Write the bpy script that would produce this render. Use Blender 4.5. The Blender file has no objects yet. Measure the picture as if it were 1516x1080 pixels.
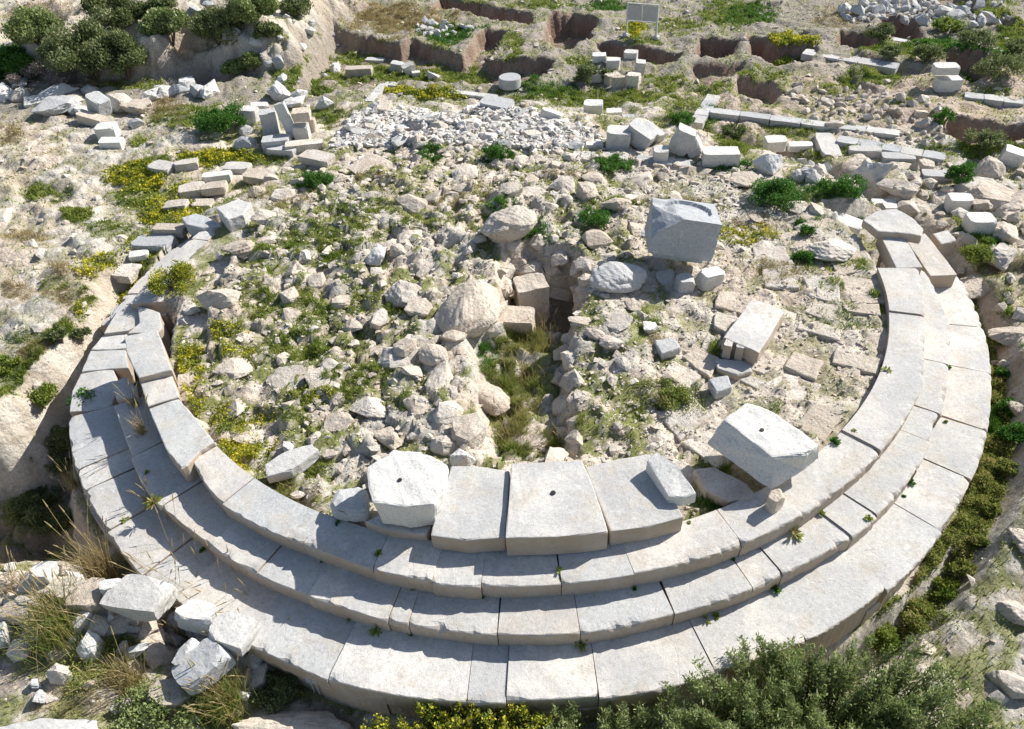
import bpy, bmesh, math, random
import numpy as np
from mathutils import Matrix, Vector

# ------------------------------------------------------------------ camera, sky, sun
S = bpy.context.scene
COL = S.collection
FPX, PITCH, ROLL = 1150.0, 0.7180, -0.0612
CAM = np.array([-0.361, -13.042, 9.026])          # metres; origin = centre of the round platform, z=0 = middle step
cam = bpy.data.cameras.new('camera')
cam_o = bpy.data.objects.new('camera', cam); COL.objects.link(cam_o)
cam.sensor_width = 36; cam.lens = 36 * FPX / 1516; cam.clip_end = 2000; cam.clip_start = .1
cr, sr = math.cos(ROLL), math.sin(ROLL)
_r0 = np.array([1, 0, 0.]); _u0 = np.array([0, math.sin(PITCH), math.cos(PITCH)]); _f = np.array([0, math.cos(PITCH), -math.sin(PITCH)])
_R = cr * _r0 + sr * _u0; _U = -sr * _r0 + cr * _u0
M4 = Matrix(((_R[0], _U[0], -_f[0], CAM[0]), (_R[1], _U[1], -_f[1], CAM[1]), (_R[2], _U[2], -_f[2], CAM[2]), (0, 0, 0, 1)))
cam_o.matrix_world = M4
S.camera = cam_o
S.render.resolution_x = 1024; S.render.resolution_y = 729

SUN = Vector((1.12, .65, 1.0)).normalized()
el = math.asin(SUN.z); az = math.atan2(SUN.x, SUN.y)
W = bpy.data.worlds.new('World'); S.world = W; W.use_nodes = True
nt = W.node_tree
sky = nt.nodes.new('ShaderNodeTexSky'); sky.sky_type = 'NISHITA'; sky.sun_disc = False
sky.sun_elevation = el; sky.sun_rotation = az
bg = nt.nodes['Background']; bg.inputs['Strength'].default_value = .08
nt.links.new(sky.outputs[0], bg.inputs[0])
sl = bpy.data.lights.new('sun', 'SUN'); sl.energy = 4.55; sl.angle = math.radians(.5); sl.color = (1, .965, .9)
so = bpy.data.objects.new('sun', sl); COL.objects.link(so)
so.rotation_euler = SUN.to_track_quat('Z', 'Y').to_euler(); so.location = SUN * 60
S.view_settings.view_transform = 'Standard'; S.view_settings.look = 'None'
S.view_settings.exposure = .66; S.view_settings.gamma = 1; S.view_settings.use_curve_mapping = False
S.render.engine = 'CYCLES'

# ------------------------------------------------------------------ helpers
def P(x, y, z=0.0):
    """the world point at height z seen at photo pixel (x, y) (used to read positions off the photograph)"""
    x = np.asarray(x, float); y = np.asarray(y, float)
    ix = (x - 758) / FPX; iy = -(y - 540) / FPX
    d = _f[:, None] + np.outer(_R, ix.ravel()) + np.outer(_U, iy.ravel())
    t = (z - CAM[2]) / d[2]
    out = CAM[:, None] + d * t
    return out.T if out.shape[1] > 1 else out[:, 0]
def pxm(x, y, z=0.0):
    """photo pixels per metre at that place"""
    p = P(x, y, z) - CAM
    return FPX / float(p @ _f)
def tag(o, label=None, cat=None, group=None, kind=None):
    if label: o['label'] = label
    if cat: o['category'] = cat
    if group: o['group'] = group
    if kind: o['kind'] = kind
    return o
def empty(name, loc=(0, 0, 0), rz=0):
    o = bpy.data.objects.new(name, None); COL.objects.link(o); o.location = loc; o.rotation_euler = (0, 0, rz)
    o.empty_display_size = .2
    return o
def link(name, me, mat=None, parent=None):
    o = bpy.data.objects.new(name, me); COL.objects.link(o)
    if mat and not me.materials: me.materials.append(mat)
    if parent: o.parent = parent
    return o
def np_mesh(name, V, F, attrs=None, smooth=False):
    """V (n,3), F (m,3|4)"""
    me = bpy.data.meshes.new(name)
    V = np.ascontiguousarray(V, np.float32); F = np.ascontiguousarray(F, np.int32)
    me.vertices.add(len(V)); me.vertices.foreach_set('co', V.ravel())
    k = F.shape[1]
    me.loops.add(F.size); me.loops.foreach_set('vertex_index', F.ravel())
    me.polygons.add(len(F)); me.polygons.foreach_set('loop_start', np.arange(0, F.size, k, dtype=np.int32))
    me.polygons.foreach_set('loop_total', np.full(len(F), k, np.int32))
    me.polygons.foreach_set('use_smooth', np.full(len(F), smooth, bool))
    me.update(calc_edges=True)
    for nm, (typ, arr) in (attrs or {}).items():
        a = me.attributes.new(nm, typ, 'POINT')
        a.data.foreach_set('color' if 'COLOR' in typ else 'value', np.ascontiguousarray(arr, np.float32).ravel())
    return me

# numpy gradient noise
def _hash(ix, iy, s):
    h = (ix.astype(np.int64) * 374761393 + iy.astype(np.int64) * 668265263 + s * 2147483647 + 12345) & 0xFFFFFFFF
    h = ((h ^ (h >> 13)) * 1274126177) & 0xFFFFFFFF
    return (h ^ (h >> 16)) & 0xFFFFFFFF
def noise2(x, y, s=0):
    x0 = np.floor(x); y0 = np.floor(y); fx = x - x0; fy = y - y0
    def g(ix, iy, dx, dy):
        a = _hash(ix, iy, s) / 4294967295.0 * 6.2831853
        return np.cos(a) * dx + np.sin(a) * dy
    u = fx ** 3 * (fx * (fx * 6 - 15) + 10); v = fy ** 3 * (fy * (fy * 6 - 15) + 10)
    a = g(x0, y0, fx, fy); b = g(x0 + 1, y0, fx - 1, fy); c = g(x0, y0 + 1, fx, fy - 1); d = g(x0 + 1, y0 + 1, fx - 1, fy - 1)
    return 1.4 * ((a * (1 - u) + b * u) * (1 - v) + (c * (1 - u) + d * u) * v)
def fbm(x, y, f=1., o=4, s=0, g=.5):
    r = 0; a = 1.
    for i in range(o):
        r = r + a * noise2(x * f, y * f, s + i * 17); f *= 2.07; a *= g
    return r
def worley(x, y, f, s):
    """F1, F2 distances and a cell random"""
    x = x * f; y = y * f; ix = np.floor(x); iy = np.floor(y)
    f1 = np.full(x.shape, 9.); f2 = np.full(x.shape, 9.); cr_ = np.zeros(x.shape)
    for dx in (-1, 0, 1):
        for dy in (-1, 0, 1):
            h = _hash(ix + dx, iy + dy, s); h2 = _hash(ix + dx, iy + dy, s + 7)
            px = ix + dx + (h & 1023) / 1023 * .9; py = iy + dy + (h2 & 1023) / 1023 * .9
            d = np.hypot(x - px, y - py)
            n1 = d < f1
            f2 = np.where(n1, f1, np.minimum(f2, d)); cr_ = np.where(n1, ((h >> 12) & 1023) / 1023, cr_); f1 = np.where(n1, d, f1)
    return f1, f2, cr_
def sstep(a, b, x):
    t = np.clip((x - a) / (b - a), 0, 1); return t * t * (3 - 2 * t)
def poly_sd(poly, x, y):
    """signed distance (positive inside) of points to a world polygon"""
    n = len(poly); best = np.full(x.shape, 1e9); ins = np.zeros(x.shape, bool)
    for i in range(n):
        ax, ay = poly[i][:2]; bx, by = poly[(i + 1) % n][:2]
        ex, ey = bx - ax, by - ay
        t = np.clip(((x - ax) * ex + (y - ay) * ey) / (ex * ex + ey * ey + 1e-12), 0, 1)
        best = np.minimum(best, np.hypot(x - ax - t * ex, y - ay - t * ey))
        c = ((ay > y) != (by > y)) & (x < (bx - ax) * (y - ay) / (by - ay + 1e-12) + ax)
        ins ^= c
    return np.where(ins, best, -best)
def wpoly(pts, z):
    a = np.array(pts, float); return P(a[:, 0], a[:, 1], z)

# ------------------------------------------------------------------ materials
def mat_new(name):
    m = bpy.data.materials.new(name); m.use_nodes = True
    t = m.node_tree; b = t.nodes['Principled BSDF']
    b.inputs['Specular IOR Level'].default_value = .25
    return m, t, b
def N(t, typ, **k):
    n = t.nodes.new(typ)
    for a, v in k.items(): setattr(n, a, v)
    return n
def noise_n(t, vec, scale, detail=5, rough=.6, out='Fac'):
    n = N(t, 'ShaderNodeTexNoise'); n.inputs['Scale'].default_value = scale; n.inputs['Detail'].default_value = detail
    n.inputs['Roughness'].default_value = rough
    if vec is not None: t.links.new(vec, n.inputs['Vector'])
    return n.outputs[out]
def ramp(t, fac, stops):
    r = N(t, 'ShaderNodeValToRGB'); e = r.color_ramp.elements
    while len(e) < len(stops): e.new(.5)
    for i, (p, c) in enumerate(stops):
        e[i].position = p; e[i].color = (*c, 1) if len(c) == 3 else c
    t.links.new(fac, r.inputs[0]); return r.outputs[0]
def mix(t, fac, a, b, mode='MIX'):
    m = N(t, 'ShaderNodeMix', data_type='RGBA', blend_type=mode)
    for sock, v in ((0, fac), (6, a), (7, b)):
        if isinstance(v, (int, float)): m.inputs[sock].default_value = v
        elif isinstance(v, tuple): m.inputs[sock].default_value = (*v, 1)
        else: t.links.new(v, m.inputs[sock])
    return m.outputs[2]
def math_n(t, op, a, b=None, c=None):
    m = N(t, 'ShaderNodeMath', operation=op)
    for i, v in enumerate((a, b, c)):
        if v is None: continue
        if isinstance(v, (int, float)): m.inputs[i].default_value = v
        else: t.links.new(v, m.inputs[i])
    return m.outputs[0]
def bump(t, b, h, dist, strength=1., prev=None):
    n = N(t, 'ShaderNodeBump'); n.inputs['Distance'].default_value = dist; n.inputs['Strength'].default_value = strength
    t.links.new(h, n.inputs['Height'])
    if prev is not None: t.links.new(prev, n.inputs['Normal'])
    t.links.new(n.outputs[0], b.inputs['Normal']); return n.outputs[0]
def world_vec(t, rnd=True):
    """world position, so that copies of one mesh do not repeat their grain"""
    g = N(t, 'ShaderNodeNewGeometry'); return g.outputs['Position']

def stone_material(name, stops, dark, lichen, spot, bumpd=.03, use_attr=False, scale=1., pits=True):
    m, t, b = mat_new(name)
    v = world_vec(t)
    if use_attr:
        a = N(t, 'ShaderNodeAttribute', attribute_name='tint'); rnd = a.outputs['Fac']
    else:
        rnd = N(t, 'ShaderNodeObjectInfo').outputs['Random']
    base = ramp(t, rnd, stops)
    n1 = noise_n(t, v, 2.2 * scale, 6, .65)
    f1 = math_n(t, 'MULTIPLY', ramp(t, n1, [(.42, (0, 0, 0)), (.62, (1, 1, 1))]), .55)
    c = mix(t, f1, base, dark)
    n2 = noise_n(t, v, 7 * scale, 6, .7)
    f2 = math_n(t, 'MULTIPLY', ramp(t, n2, [(.55, (0, 0, 0)), (.66, (1, 1, 1))]), .7)
    c = mix(t, f2, c, lichen)
    n3 = noise_n(t, v, 38 * scale, 4, .75)
    f3 = ramp(t, n3, [(.3, (.62, .6, .58)), (.5, (1, 1, 1)), (.72, (1.12, 1.12, 1.12))])
    c = mix(t, .8, c, f3, 'MULTIPLY')
    n4 = noise_n(t, v, 16 * scale, 3, .6)
    f4 = math_n(t, 'MULTIPLY', ramp(t, n4, [(.64, (0, 0, 0)), (.7, (1, 1, 1))]), .6)
    c = mix(t, f4, c, spot)
    t.links.new(c, b.inputs['Base Color']); b.inputs['Roughness'].default_value = .9
    h = math_n(t, 'ADD', math_n(t, 'MULTIPLY', noise_n(t, v, 9 * scale, 8, .72), 1.), math_n(t, 'MULTIPLY', n3, .35))
    if pits:
        vo = N(t, 'ShaderNodeTexVoronoi'); vo.inputs['Scale'].default_value = 14 * scale; t.links.new(v, vo.inputs['Vector'])
        h = math_n(t, 'ADD', h, math_n(t, 'MULTIPLY', vo.outputs['Distance'], .35))
    bump(t, b, h, bumpd)
    return m
LIME = [(0, (.58, .49, .40)), (.2, (.70, .63, .54)), (.4, (.56, .52, .47)), (.6, (.66, .57, .47)), (.8, (.52, .45, .37)), (1, (.75, .69, .61))]
MARB = [(0, (.60, .57, .52)), (.25, (.45, .46, .465)), (.5, (.65, .62, .57)), (.72, (.41, .42, .43)), (.85, (.57, .53, .475)), (1, (.71, .68, .63))]
M_lime = stone_material('limestone', LIME, (.42, .34, .27), (.36, .36, .30), (.20, .18, .15))
MWH = [(0, (.63, .61, .57)), (1, (.70, .68, .64))]
M_white = stone_material('white_marble', MWH, (.58, .57, .54), (.64, .62, .56), (.34, .33, .30), .014)
M_limeA = stone_material('limestone_small', LIME, (.44, .36, .29), (.36, .36, .30), (.22, .2, .17), use_attr=True)
M_marb = stone_material('weathered_marble', MARB, (.40, .40, .41), (.50, .50, .46), (.24, .24, .23), .015)
M_marbA = stone_material('weathered_marble_small', [(0, (.60, .57, .52)), (.5, (.74, .70, .64)), (.8, (.60, .52, .44)), (1, (.78, .75, .70))], (.42, .42, .42), (.48, .48, .44), (.25, .25, .24), .02, use_attr=True)

M_ped = stone_material('grey_marble', [(0, (.41, .425, .44)), (1, (.45, .46, .47))], (.36, .37, .39), (.58, .58, .57), (.22, .22, .22), .012, pits=False)

def step_material():
    m, t, b = mat_new('step_marble'); v = world_vec(t)
    rnd = N(t, 'ShaderNodeObjectInfo').outputs['Random']
    base = ramp(t, rnd, [(0, (.54, .52, .485)), (.22, (.68, .635, .575)), (.4, (.50, .505, .495)), (.6, (.63, .58, .52)), (.8, (.70, .665, .61)), (1, (.58, .525, .46))])
    n1 = noise_n(t, v, .9, 6, .62)
    c = mix(t, math_n(t, 'MULTIPLY', ramp(t, n1, [(.42, (0, 0, 0)), (.58, (1, 1, 1))]), .6), base, (.40, .405, .41))
    n2 = noise_n(t, v, 2.6, 7, .7)
    c = mix(t, math_n(t, 'MULTIPLY', ramp(t, n2, [(.5, (0, 0, 0)), (.64, (1, 1, 1))]), .5), c, (.50, .43, .34))
    n5 = noise_n(t, v, 5.3, 6, .7)
    c = mix(t, math_n(t, 'MULTIPLY', ramp(t, n5, [(.56, (0, 0, 0)), (.7, (1, 1, 1))]), .55), c, (.70, .68, .64))
    n3 = noise_n(t, v, 55, 4, .8)
    n7 = noise_n(t, v, 18, 6, .75)
    c = mix(t, .8, c, ramp(t, n7, [(.3, (.72, .71, .69)), (.5, (1, 1, 1)), (.7, (1.1, 1.1, 1.1))]), 'MULTIPLY')
    c = mix(t, .75, c, ramp(t, n3, [(.32, (.66, .65, .63)), (.5, (1, 1, 1)), (.7, (1.1, 1.1, 1.1))]), 'MULTIPLY')
    # rusty brown weathering on upright faces, laid on heavier to paint in riser shade
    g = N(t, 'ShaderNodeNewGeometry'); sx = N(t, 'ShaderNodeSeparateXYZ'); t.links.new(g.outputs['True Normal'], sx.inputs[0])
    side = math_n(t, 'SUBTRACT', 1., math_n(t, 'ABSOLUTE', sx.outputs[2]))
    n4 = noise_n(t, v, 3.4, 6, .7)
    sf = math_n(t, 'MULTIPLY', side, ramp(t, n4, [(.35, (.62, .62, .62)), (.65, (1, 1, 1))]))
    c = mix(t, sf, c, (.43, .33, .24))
    n6 = noise_n(t, v, 11, 5, .7)
    c = mix(t, math_n(t, 'MULTIPLY', ramp(t, n6, [(.63, (0, 0, 0)), (.7, (1, 1, 1))]), .55), c, (.27, .26, .23))
    wv = N(t, 'ShaderNodeTexVoronoi', feature='DISTANCE_TO_EDGE'); wv.inputs['Scale'].default_value = .42
    dv = N(t, 'ShaderNodeVectorMath', operation='ADD'); t.links.new(v, dv.inputs[0])
    ns = N(t, 'ShaderNodeTexNoise'); ns.inputs['Scale'].default_value = 1.7; ns.inputs['Detail'].default_value = 5; t.links.new(v, ns.inputs['Vector']); t.links.new(ns.outputs['Color'], dv.inputs[1])
    t.links.new(dv.outputs[0], wv.inputs['Vector'])
    ck = ramp(t, wv.outputs['Distance'], [(0, (1, 1, 1)), (.006, (0, 0, 0))])
    c = mix(t, math_n(t, 'MULTIPLY', ck, math_n(t, 'MULTIPLY', n1, .22)), c, (.30, .28, .25))
    t.links.new(c, b.inputs['Base Color']); b.inputs['Roughness'].default_value = .85
    h = math_n(t, 'ADD', noise_n(t, v, 6, 8, .7), math_n(t, 'MULTIPLY', noise_n(t, v, 70, 4, .7), .35))
    h = math_n(t, 'SUBTRACT', h, math_n(t, 'MULTIPLY', ck, .15))
    bump(t, b, h, .014)
    return m
M_step = step_material()

def ground_material():
    m, t, b = mat_new('ground_earth_and_rock'); v = world_vec(t)
    a = N(t, 'ShaderNodeAttribute', attribute_name='Col')
    n1 = noise_n(t, v, 4, 7, .7); n2 = noise_n(t, v, 22, 6, .75); n3 = noise_n(t, v, 90, 3, .7)
    c = mix(t, .85, a.outputs['Color'], ramp(t, n1, [(.3, (.70, .68, .66)), (.5, (1, 1, 1)), (.72, (1.14, 1.14, 1.12))]), 'MULTIPLY')
    c = mix(t, .85, c, ramp(t, n2, [(.3, (.58, .56, .52)), (.5, (1, 1, 1)), (.7, (1.16, 1.15, 1.13))]), 'MULTIPLY')
    c = mix(t, .6, c, ramp(t, n3, [(.35, (.68, .66, .62)), (.5, (1, 1, 1)), (.68, (1.15, 1.15, 1.15))]), 'MULTIPLY')
    n4 = noise_n(t, v, 9, 6, .7)
    dk = math_n(t, 'MULTIPLY', ramp(t, n4, [(.6, (0, 0, 0)), (.68, (1, 1, 1))]), .5)
    c = mix(t, dk, c, (.27, .23, .18))
    t.links.new(c, b.inputs['Base Color']); b.inputs['Roughness'].default_value = .95; b.inputs['Specular IOR Level'].default_value = .12
    vo = N(t, 'ShaderNodeTexVoronoi'); vo.inputs['Scale'].default_value = 11; t.links.new(v, vo.inputs['Vector'])
    h = math_n(t, 'ADD', noise_n(t, v, 5, 10, .72), math_n(t, 'MULTIPLY', n2, .5))
    h = math_n(t, 'SUBTRACT', h, math_n(t, 'MULTIPLY', vo.outputs['Distance'], .4))
    bump(t, b, h, .055)
    return m
M_ground = ground_material()

def leaf_material(name, stops, trans=.35, rough=.55):
    m, t, b = mat_new(name)
    a = N(t, 'ShaderNodeAttribute', attribute_name='tint')
    c = ramp(t, a.outputs['Fac'], stops)
    t.links.new(c, b.inputs['Base Color']); b.inputs['Roughness'].default_value = rough
    tr = N(t, 'ShaderNodeBsdfTranslucent'); t.links.new(c, tr.inputs[0])
    ms = N(t, 'ShaderNodeMixShader'); ms.inputs[0].default_value = trans
    t.links.new(b.outputs[0], ms.inputs[1]); t.links.new(tr.outputs[0], ms.inputs[2])
    t.links.new(ms.outputs[0], t.nodes['Material Output'].inputs[0])
    return m
L_green = leaf_material('grass_green', [(0, (.09, .16, .025)), (.4, (.20, .27, .045)), (.75, (.33, .37, .07)), (1, (.44, .41, .14))])
L_bright = leaf_material('leaf_bright_green', [(0, (.04, .12, .02)), (.5, (.08, .20, .03)), (1, (.16, .30, .06))])
L_dark = leaf_material('leaf_dark_green', [(0, (.10, .135, .045)), (.5, (.18, .22, .085)), (.85, (.26, .29, .13)), (1, (.38, .38, .22))])
L_olive = leaf_material('leaf_grey_olive', [(0, (.12, .17, .05)), (.5, (.25, .31, .11)), (.85, (.36, .42, .17)), (1, (.54, .56, .32))], .3, .42)
L_yel = leaf_material('flower_yellow', [(0, (.12, .18, .03)), (.35, (.24, .28, .04)), (.6, (.45, .43, .04)), (.8, (.66, .58, .04)), (1, (.76, .68, .06))])
L_dry = leaf_material('grass_dry', [(0, (.20, .15, .07)), (.5, (.36, .28, .13)), (1, (.52, .43, .24))])
L_dead = leaf_material('twig_grey', [(0, (.20, .16, .14)), (.5, (.32, .27, .24)), (1, (.42, .37, .34))], .1)
L_mixed = leaf_material('leaf_brown_green', [(0, (.14, .21, .04)), (.5, (.28, .33, .08)), (.78, (.40, .35, .13)), (1, (.50, .35, .18))])
M_bark = stone_material('bark', [(0, (.16, .12, .09)), (1, (.24, .19, .14))], (.1, .08, .06), (.2, .18, .14), (.08, .06, .05), .01)

# ------------------------------------------------------------------ measured outlines of the three steps (photo pixels)
ZC, ZB, ZA = .31, 0., -.31
EA = [(1422,410),(1443,450),(1456,484),(1466,530),(1468,552),(1467,607),(1459,662),(1450,689),(1393,786),(1311,874),(1216,940),(1140,968),(1065,995),(979,1019),(887,1033),(760,1041),(686,1039),(604,1032),(485,1006),(420,977),(300,915),(211,853),(169,803),(128,744),(113,697),(102,633),(101,618),(102,600),(111,565),(133,520)]
EB = [(1366,397),(1401,466),(1405,520),(1402,544),(1392,612),(1385,625),(1348,710),(1264,794),(1248,800),(1163,847),(1116,871),(1000,910),(860,940),(760,942),(604,924),(512,898),(456,880),(380,850),(280,786),(237,750),(211,713),(195,678),(179,636),(167,602)]
EC = [(1364,405),(1371,468),(1371,520),(1369,560),(1348,607),(1287,684),(1229,731),(1189,760),(1111,800),(1050,824),(939,850),(831,863),(760,867),(712,865),(623,857),(551,842),(504,826),(449,805),(396,786),(327,747),(301,718),(283,684)]
ED = [(1310,400),(1316,480),(1314,520),(1312,546),(1285,596),(1264,636),(1221,662),(1150,700),(1050,745),(760,790),(600,770),(470,765),(398,718),(317,655),(262,570)]
def polar(pts, z):
    a = wpoly(pts, z); th = np.arctan2(a[:, 1], a[:, 0]); th = np.where(th > 1.2, th - 2 * np.pi, th)   # from ~0 down to ~-pi and beyond
    r = np.hypot(a[:, 0], a[:, 1]); o = np.argsort(th); return th[o], r[o]
PA, PB, PC = polar(EA, ZA), polar(EB, ZB), polar(EC, ZC)
def Rf(tab, th): return np.interp(th, tab[0], tab[1])
def ang(x, y, z):
    p = P(x, y, z); t = math.atan2(p[1], p[0]); return t - 2 * math.pi if t > 1.2 else t

# ------------------------------------------------------------------ terrain
rng = np.random.default_rng(7)
def axis(segs):
    out = [segs[0][0]]
    for a, b, s in segs:
        n = max(1, int(round((b - a) / s))); out += list(np.linspace(a, b, n + 1)[1:])
    return np.array(out)
XS = axis([(-400, -60, 40), (-60, -24, 3), (-24, -16, .12), (-16, 12, .06), (12, 24, .12), (24, 60, 3), (60, 400, 40)])
YS = axis([(-400, -40, 40), (-40, -12, 3), (-12, -9.6, .15), (-9.6, 10, .06), (10, 20, .1), (20, 36, .15), (36, 80, 4), (80, 400, 40)])
Zg = -.35
pit_defs = [  # outline in photo pixels on the upper surface, depth, softness
    ([(815,20),(850,10),(884,26),(868,55),(832,74),(803,60)], 1.3, .25),
    ([(650,-12),(785,12),(788,30),(740,20),(700,8),(648,4)], 1.1, .25),
    ([(455,100),(478,62),(492,30),(513,42),(570,55),(591,63),(610,53),(683,77),(718,40),(752,43),(738,62),(724,82),(745,90),(780,89),(813,94),(812,112),(770,122),(700,124),(570,118),(520,138),(480,142),(440,130)], .75, .22),
    ([(889,60),(925,62),(970,68),(1007,80),(1000,90),(960,88),(895,78)], .8, .2),
    ([(1035,53),(1092,60),(1086,75),(1060,87),(1029,80)], .9, .2),
    ([(1112,56),(1130,58),(1148,72),(1206,72),(1194,95),(1150,98),(1112,78)], .9, .25),
    ([(1090,116),(1140,120),(1164,138),(1135,150),(1095,135)], .7, .2),
    ([(1028,96),(1100,92),(1096,110),(1050,122),(1030,118)], .45, .3),
    ([(1243,48),(1290,50),(1295,70),(1270,82),(1243,70)], .9, .25),
    ([(1308,28),(1362,30),(1362,58),(1330,66),(1308,52)], 1.2, .2),
    ([(1398,82),(1468,88),(1470,118),(1420,126),(1396,112)], 1.0, .2),
    ([(1400,176),(1520,182),(1560,214),(1430,210),(1398,192)], 1.0, .15),
    ([(1360,-20),(1420,-16),(1500,30),(1516,45),(1480,40),(1390,10)], .5, .4),
    ([(1270,88),(1340,98),(1395,112),(1330,118),(1265,105)], .3, .3),
    ([(262,92),(300,80),(338,88),(342,120),(300,128),(264,118)], .9, .2),
    ([(20,262),(60,258),(110,280),(130,298),(90,305),(30,285)], .2, .5),
]
pits = [(wpoly(p, Zg), d, s) for p, d, s in pit_defs]
centre_pit = wpoly([(745,385),(790,372),(850,380),(868,420),(858,460),(848,500),(848,580),(852,680),(722,680),(716,640),(706,600),(706,560),(688,525),(690,490),(735,470)], .15)
deep_hole = wpoly([(752,385),(860,385),(872,440),(845,470),(748,455)], .15)
hill_poly = wpoly([(548,-30),(535,10),(500,30),(478,60),(455,95),(395,112),(300,108),(215,122),(130,118),(0,112),(-400,110),(-700,-40),(0,-62),(500,-55)], Zg)
trench_left = wpoly([(150,470),(110,560),(112,690),(140,760),(180,810),(160,835),(60,835),(-60,850),(-400,800),(-300,660),(-20,628),(70,545)], -.6)
wall_poly = wpoly([(-40,850),(60,836),(150,860),(250,888),(330,915),(396,960),(392,1000),(330,1012),(262,960),(150,935),(-40,965)], -.3)
mask_log = {}
def terrain(x, y):
    r = np.hypot(x, y); th = np.arctan2(y, x); th = np.where(th > 1.2, th - 2 * np.pi, th)
    big = fbm(x, y, .13, 3, 3)
    # bedrock: stepped lumps
    f1, f2, cr1 = worley(x + .5 * noise2(x * .8, y * .8, 5), y + .5 * noise2(x * .8, y * .8, 6), .55, 11)
    lumps = (cr1 - .4) * sstep(.0, .25, f2 - f1)
    g1, g2, cr2 = worley(x + .2 * noise2(x * 2, y * 2, 8), y + .2 * noise2(x * 2, y * 2, 9), 1.9, 21)
    cob = (cr2 * .8 + .2) * sstep(0., .22, g2 - g1)
    fine = fbm(x, y, 1.6, 5, 31, .55)
    lw = sstep(-5, -8, x) + sstep(8, 9.5, x)
    z = Zg - .12 + .18 * big + (.16 + .02 * lw) * lumps + (.07 - .02 * lw) * fine + .05 * cob - lw * .03 * np.exp(-((f2 - f1) / .05) ** 2) + lw * .05 * sstep(-.05, .05, noise2(x * .8, y * 1.3, 143) + .1 * fine) + lw * .03 * sstep(-.04, .04, noise2(x * 1.9, y * 2.6, 144) + .1 * fine) - lw * .04 * cob
    back = sstep(9, 13, y)
    z = z + back * (-.02 - .10 * lumps + .10 * fbm(x, y, .35, 3, 44) + .03 * np.abs(fine))
    left = sstep(-9.5, -11.5, x) * sstep(14, 10, y)
    z = z - left * .05
    # the ground falls away in front, and on the left front
    front = sstep(-3, -8.2, y) * (r > 8)
    z = z - .75 * sstep(-4.5, -8.8, y) * sstep(-6.5, -3, x) * sstep(8.5, 8.8, r)
    # right: a ditch against the steps, rock ledge beyond
    dr = r - 8.65
    ditch = np.exp(-((dr - .28) / .30) ** 2) * sstep(-1.9, -.6, -np.abs(th + .35) ) * (r > 8.3) * (x > 0)
    z = z - .55 * ditch
    # left: wide dark trench
    sd = poly_sd(trench_left, x, y)
    z = z - 2.0 * sstep(-.2, .8, sd) * (.85 + .3 * noise2(x * 1.3, y * 1.3, 77))
    z = z + sstep(-.3, .3, sd) * .14 * fbm(x, y, 1.3, 4, 161) - sstep(-.3, .3, sd) * .08 * np.exp(-((f2 - f1) / .07) ** 2)
    swp = poly_sd(wall_poly, x, y) + .06 * fine
    z = np.maximum(z, -.95 + .55 * sstep(-.18, .14, swp) + .08 * cob * sstep(-.1, .1, swp) - 9 * (swp < -.3))
    # dark gap against the left steps, further back
    gl = np.exp(-((dr - .25) / .3) ** 2) * (x < 0) * sstep(-3, -1.5, y) * sstep(3.2, 1.0, y) * (r > 8.2)
    z = z - .5 * gl
    # hill on the back left
    sh = poly_sd(hill_poly, x, y) + .35 * noise2(x * .7, y * .7, 91) + .15 * fine
    z = z + 1.0 * sstep(-.1, .8, sh) + .8 * sstep(.5, 5, sh) + .25 * sstep(0, 1, sh) * fbm(x, y, .5, 4, 95)
    mask_log['hill'] = sstep(-.1, .7, sh)
    # excavated pits with near-vertical sides
    pm = np.zeros(x.shape)
    for poly, d, s in pits:
        c = poly.mean(0); ext = np.abs(poly - c).max() + 1.5
        k = (np.abs(x - c[0]) < ext) & (np.abs(y - c[1]) < ext)
        if not k.any(): continue
        sdn = .13
        sdp = poly_sd(poly, x[k], y[k]) + sdn * fbm(x[k], y[k], .9, 4, 55) + .05 * noise2(x[k] * 5, y[k] * 5, 56)
        mm = sstep(-s * .35, s * .65, sdp)
        z[k] = z[k] - .66 * d * mm * (1 + .15 * noise2(x[k] * .8, y[k] * .8, 57)) + .07 * np.exp(-((sdp + .25) / .25) ** 2)
        pm[k] = np.maximum(pm[k], mm)
    mask_log['pit'] = pm
    # inside the round platform
    rcut = np.where(th < ang(181, 449, 0) + 0., 7.42, 7.0)
    inner = sstep(rcut + .02, rcut - .08, r)
    back_fade = sstep(8.6, 5.4, y)
    inside = np.where(y > 2.0, sstep(8.9, 7.6, r), inner)
    rdg = np.abs(fbm(x, y, .9, 3, 151)); rdg2 = np.abs(fbm(x + 9, y, 2.3, 3, 152))
    zin = .06 + .08 * sstep(.45, .0, rdg) * sstep(2.6, 1.4, x) + .05 * sstep(.4, 0, rdg2) + .04 * fine + .10 * cob * sstep(1.2, .2, x) + .045 * cob + .12 * lumps + .05 * big
    zin = zin + .35 * np.exp(-(((x - .4) / 3.4) ** 2 + ((y - 1.6) / 1.9) ** 2)) * (1 + .5 * fine)
    zin = zin + .22 * np.exp(-(((x + 1.5) / .9) ** 2 + ((y + 2.6) / 2.0) ** 2)) + .24 * np.exp(-(((x - 1.5) / .85) ** 2 + ((y + 1.9) / 1.5) ** 2))
    zin = zin - .10 * sstep(5.0, 6.6, r) * (y < -2) * (x < 1)
    zin = np.where((x < -3) & (y > -2) & (r > 6.2), np.minimum(zin, .02 + .05 * fine) + .0, zin)
    sdc = poly_sd(centre_pit, x, y) + .1 * fbm(x, y, 1.4, 3, 61)
    zin = zin - .52 * sstep(-.08, .22, sdc)
    sdh = poly_sd(deep_hole, x, y) + .08 * fbm(x, y, 1.4, 3, 62)
    zin = zin - 1.35 * sstep(-.05, .3, sdh)
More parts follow.
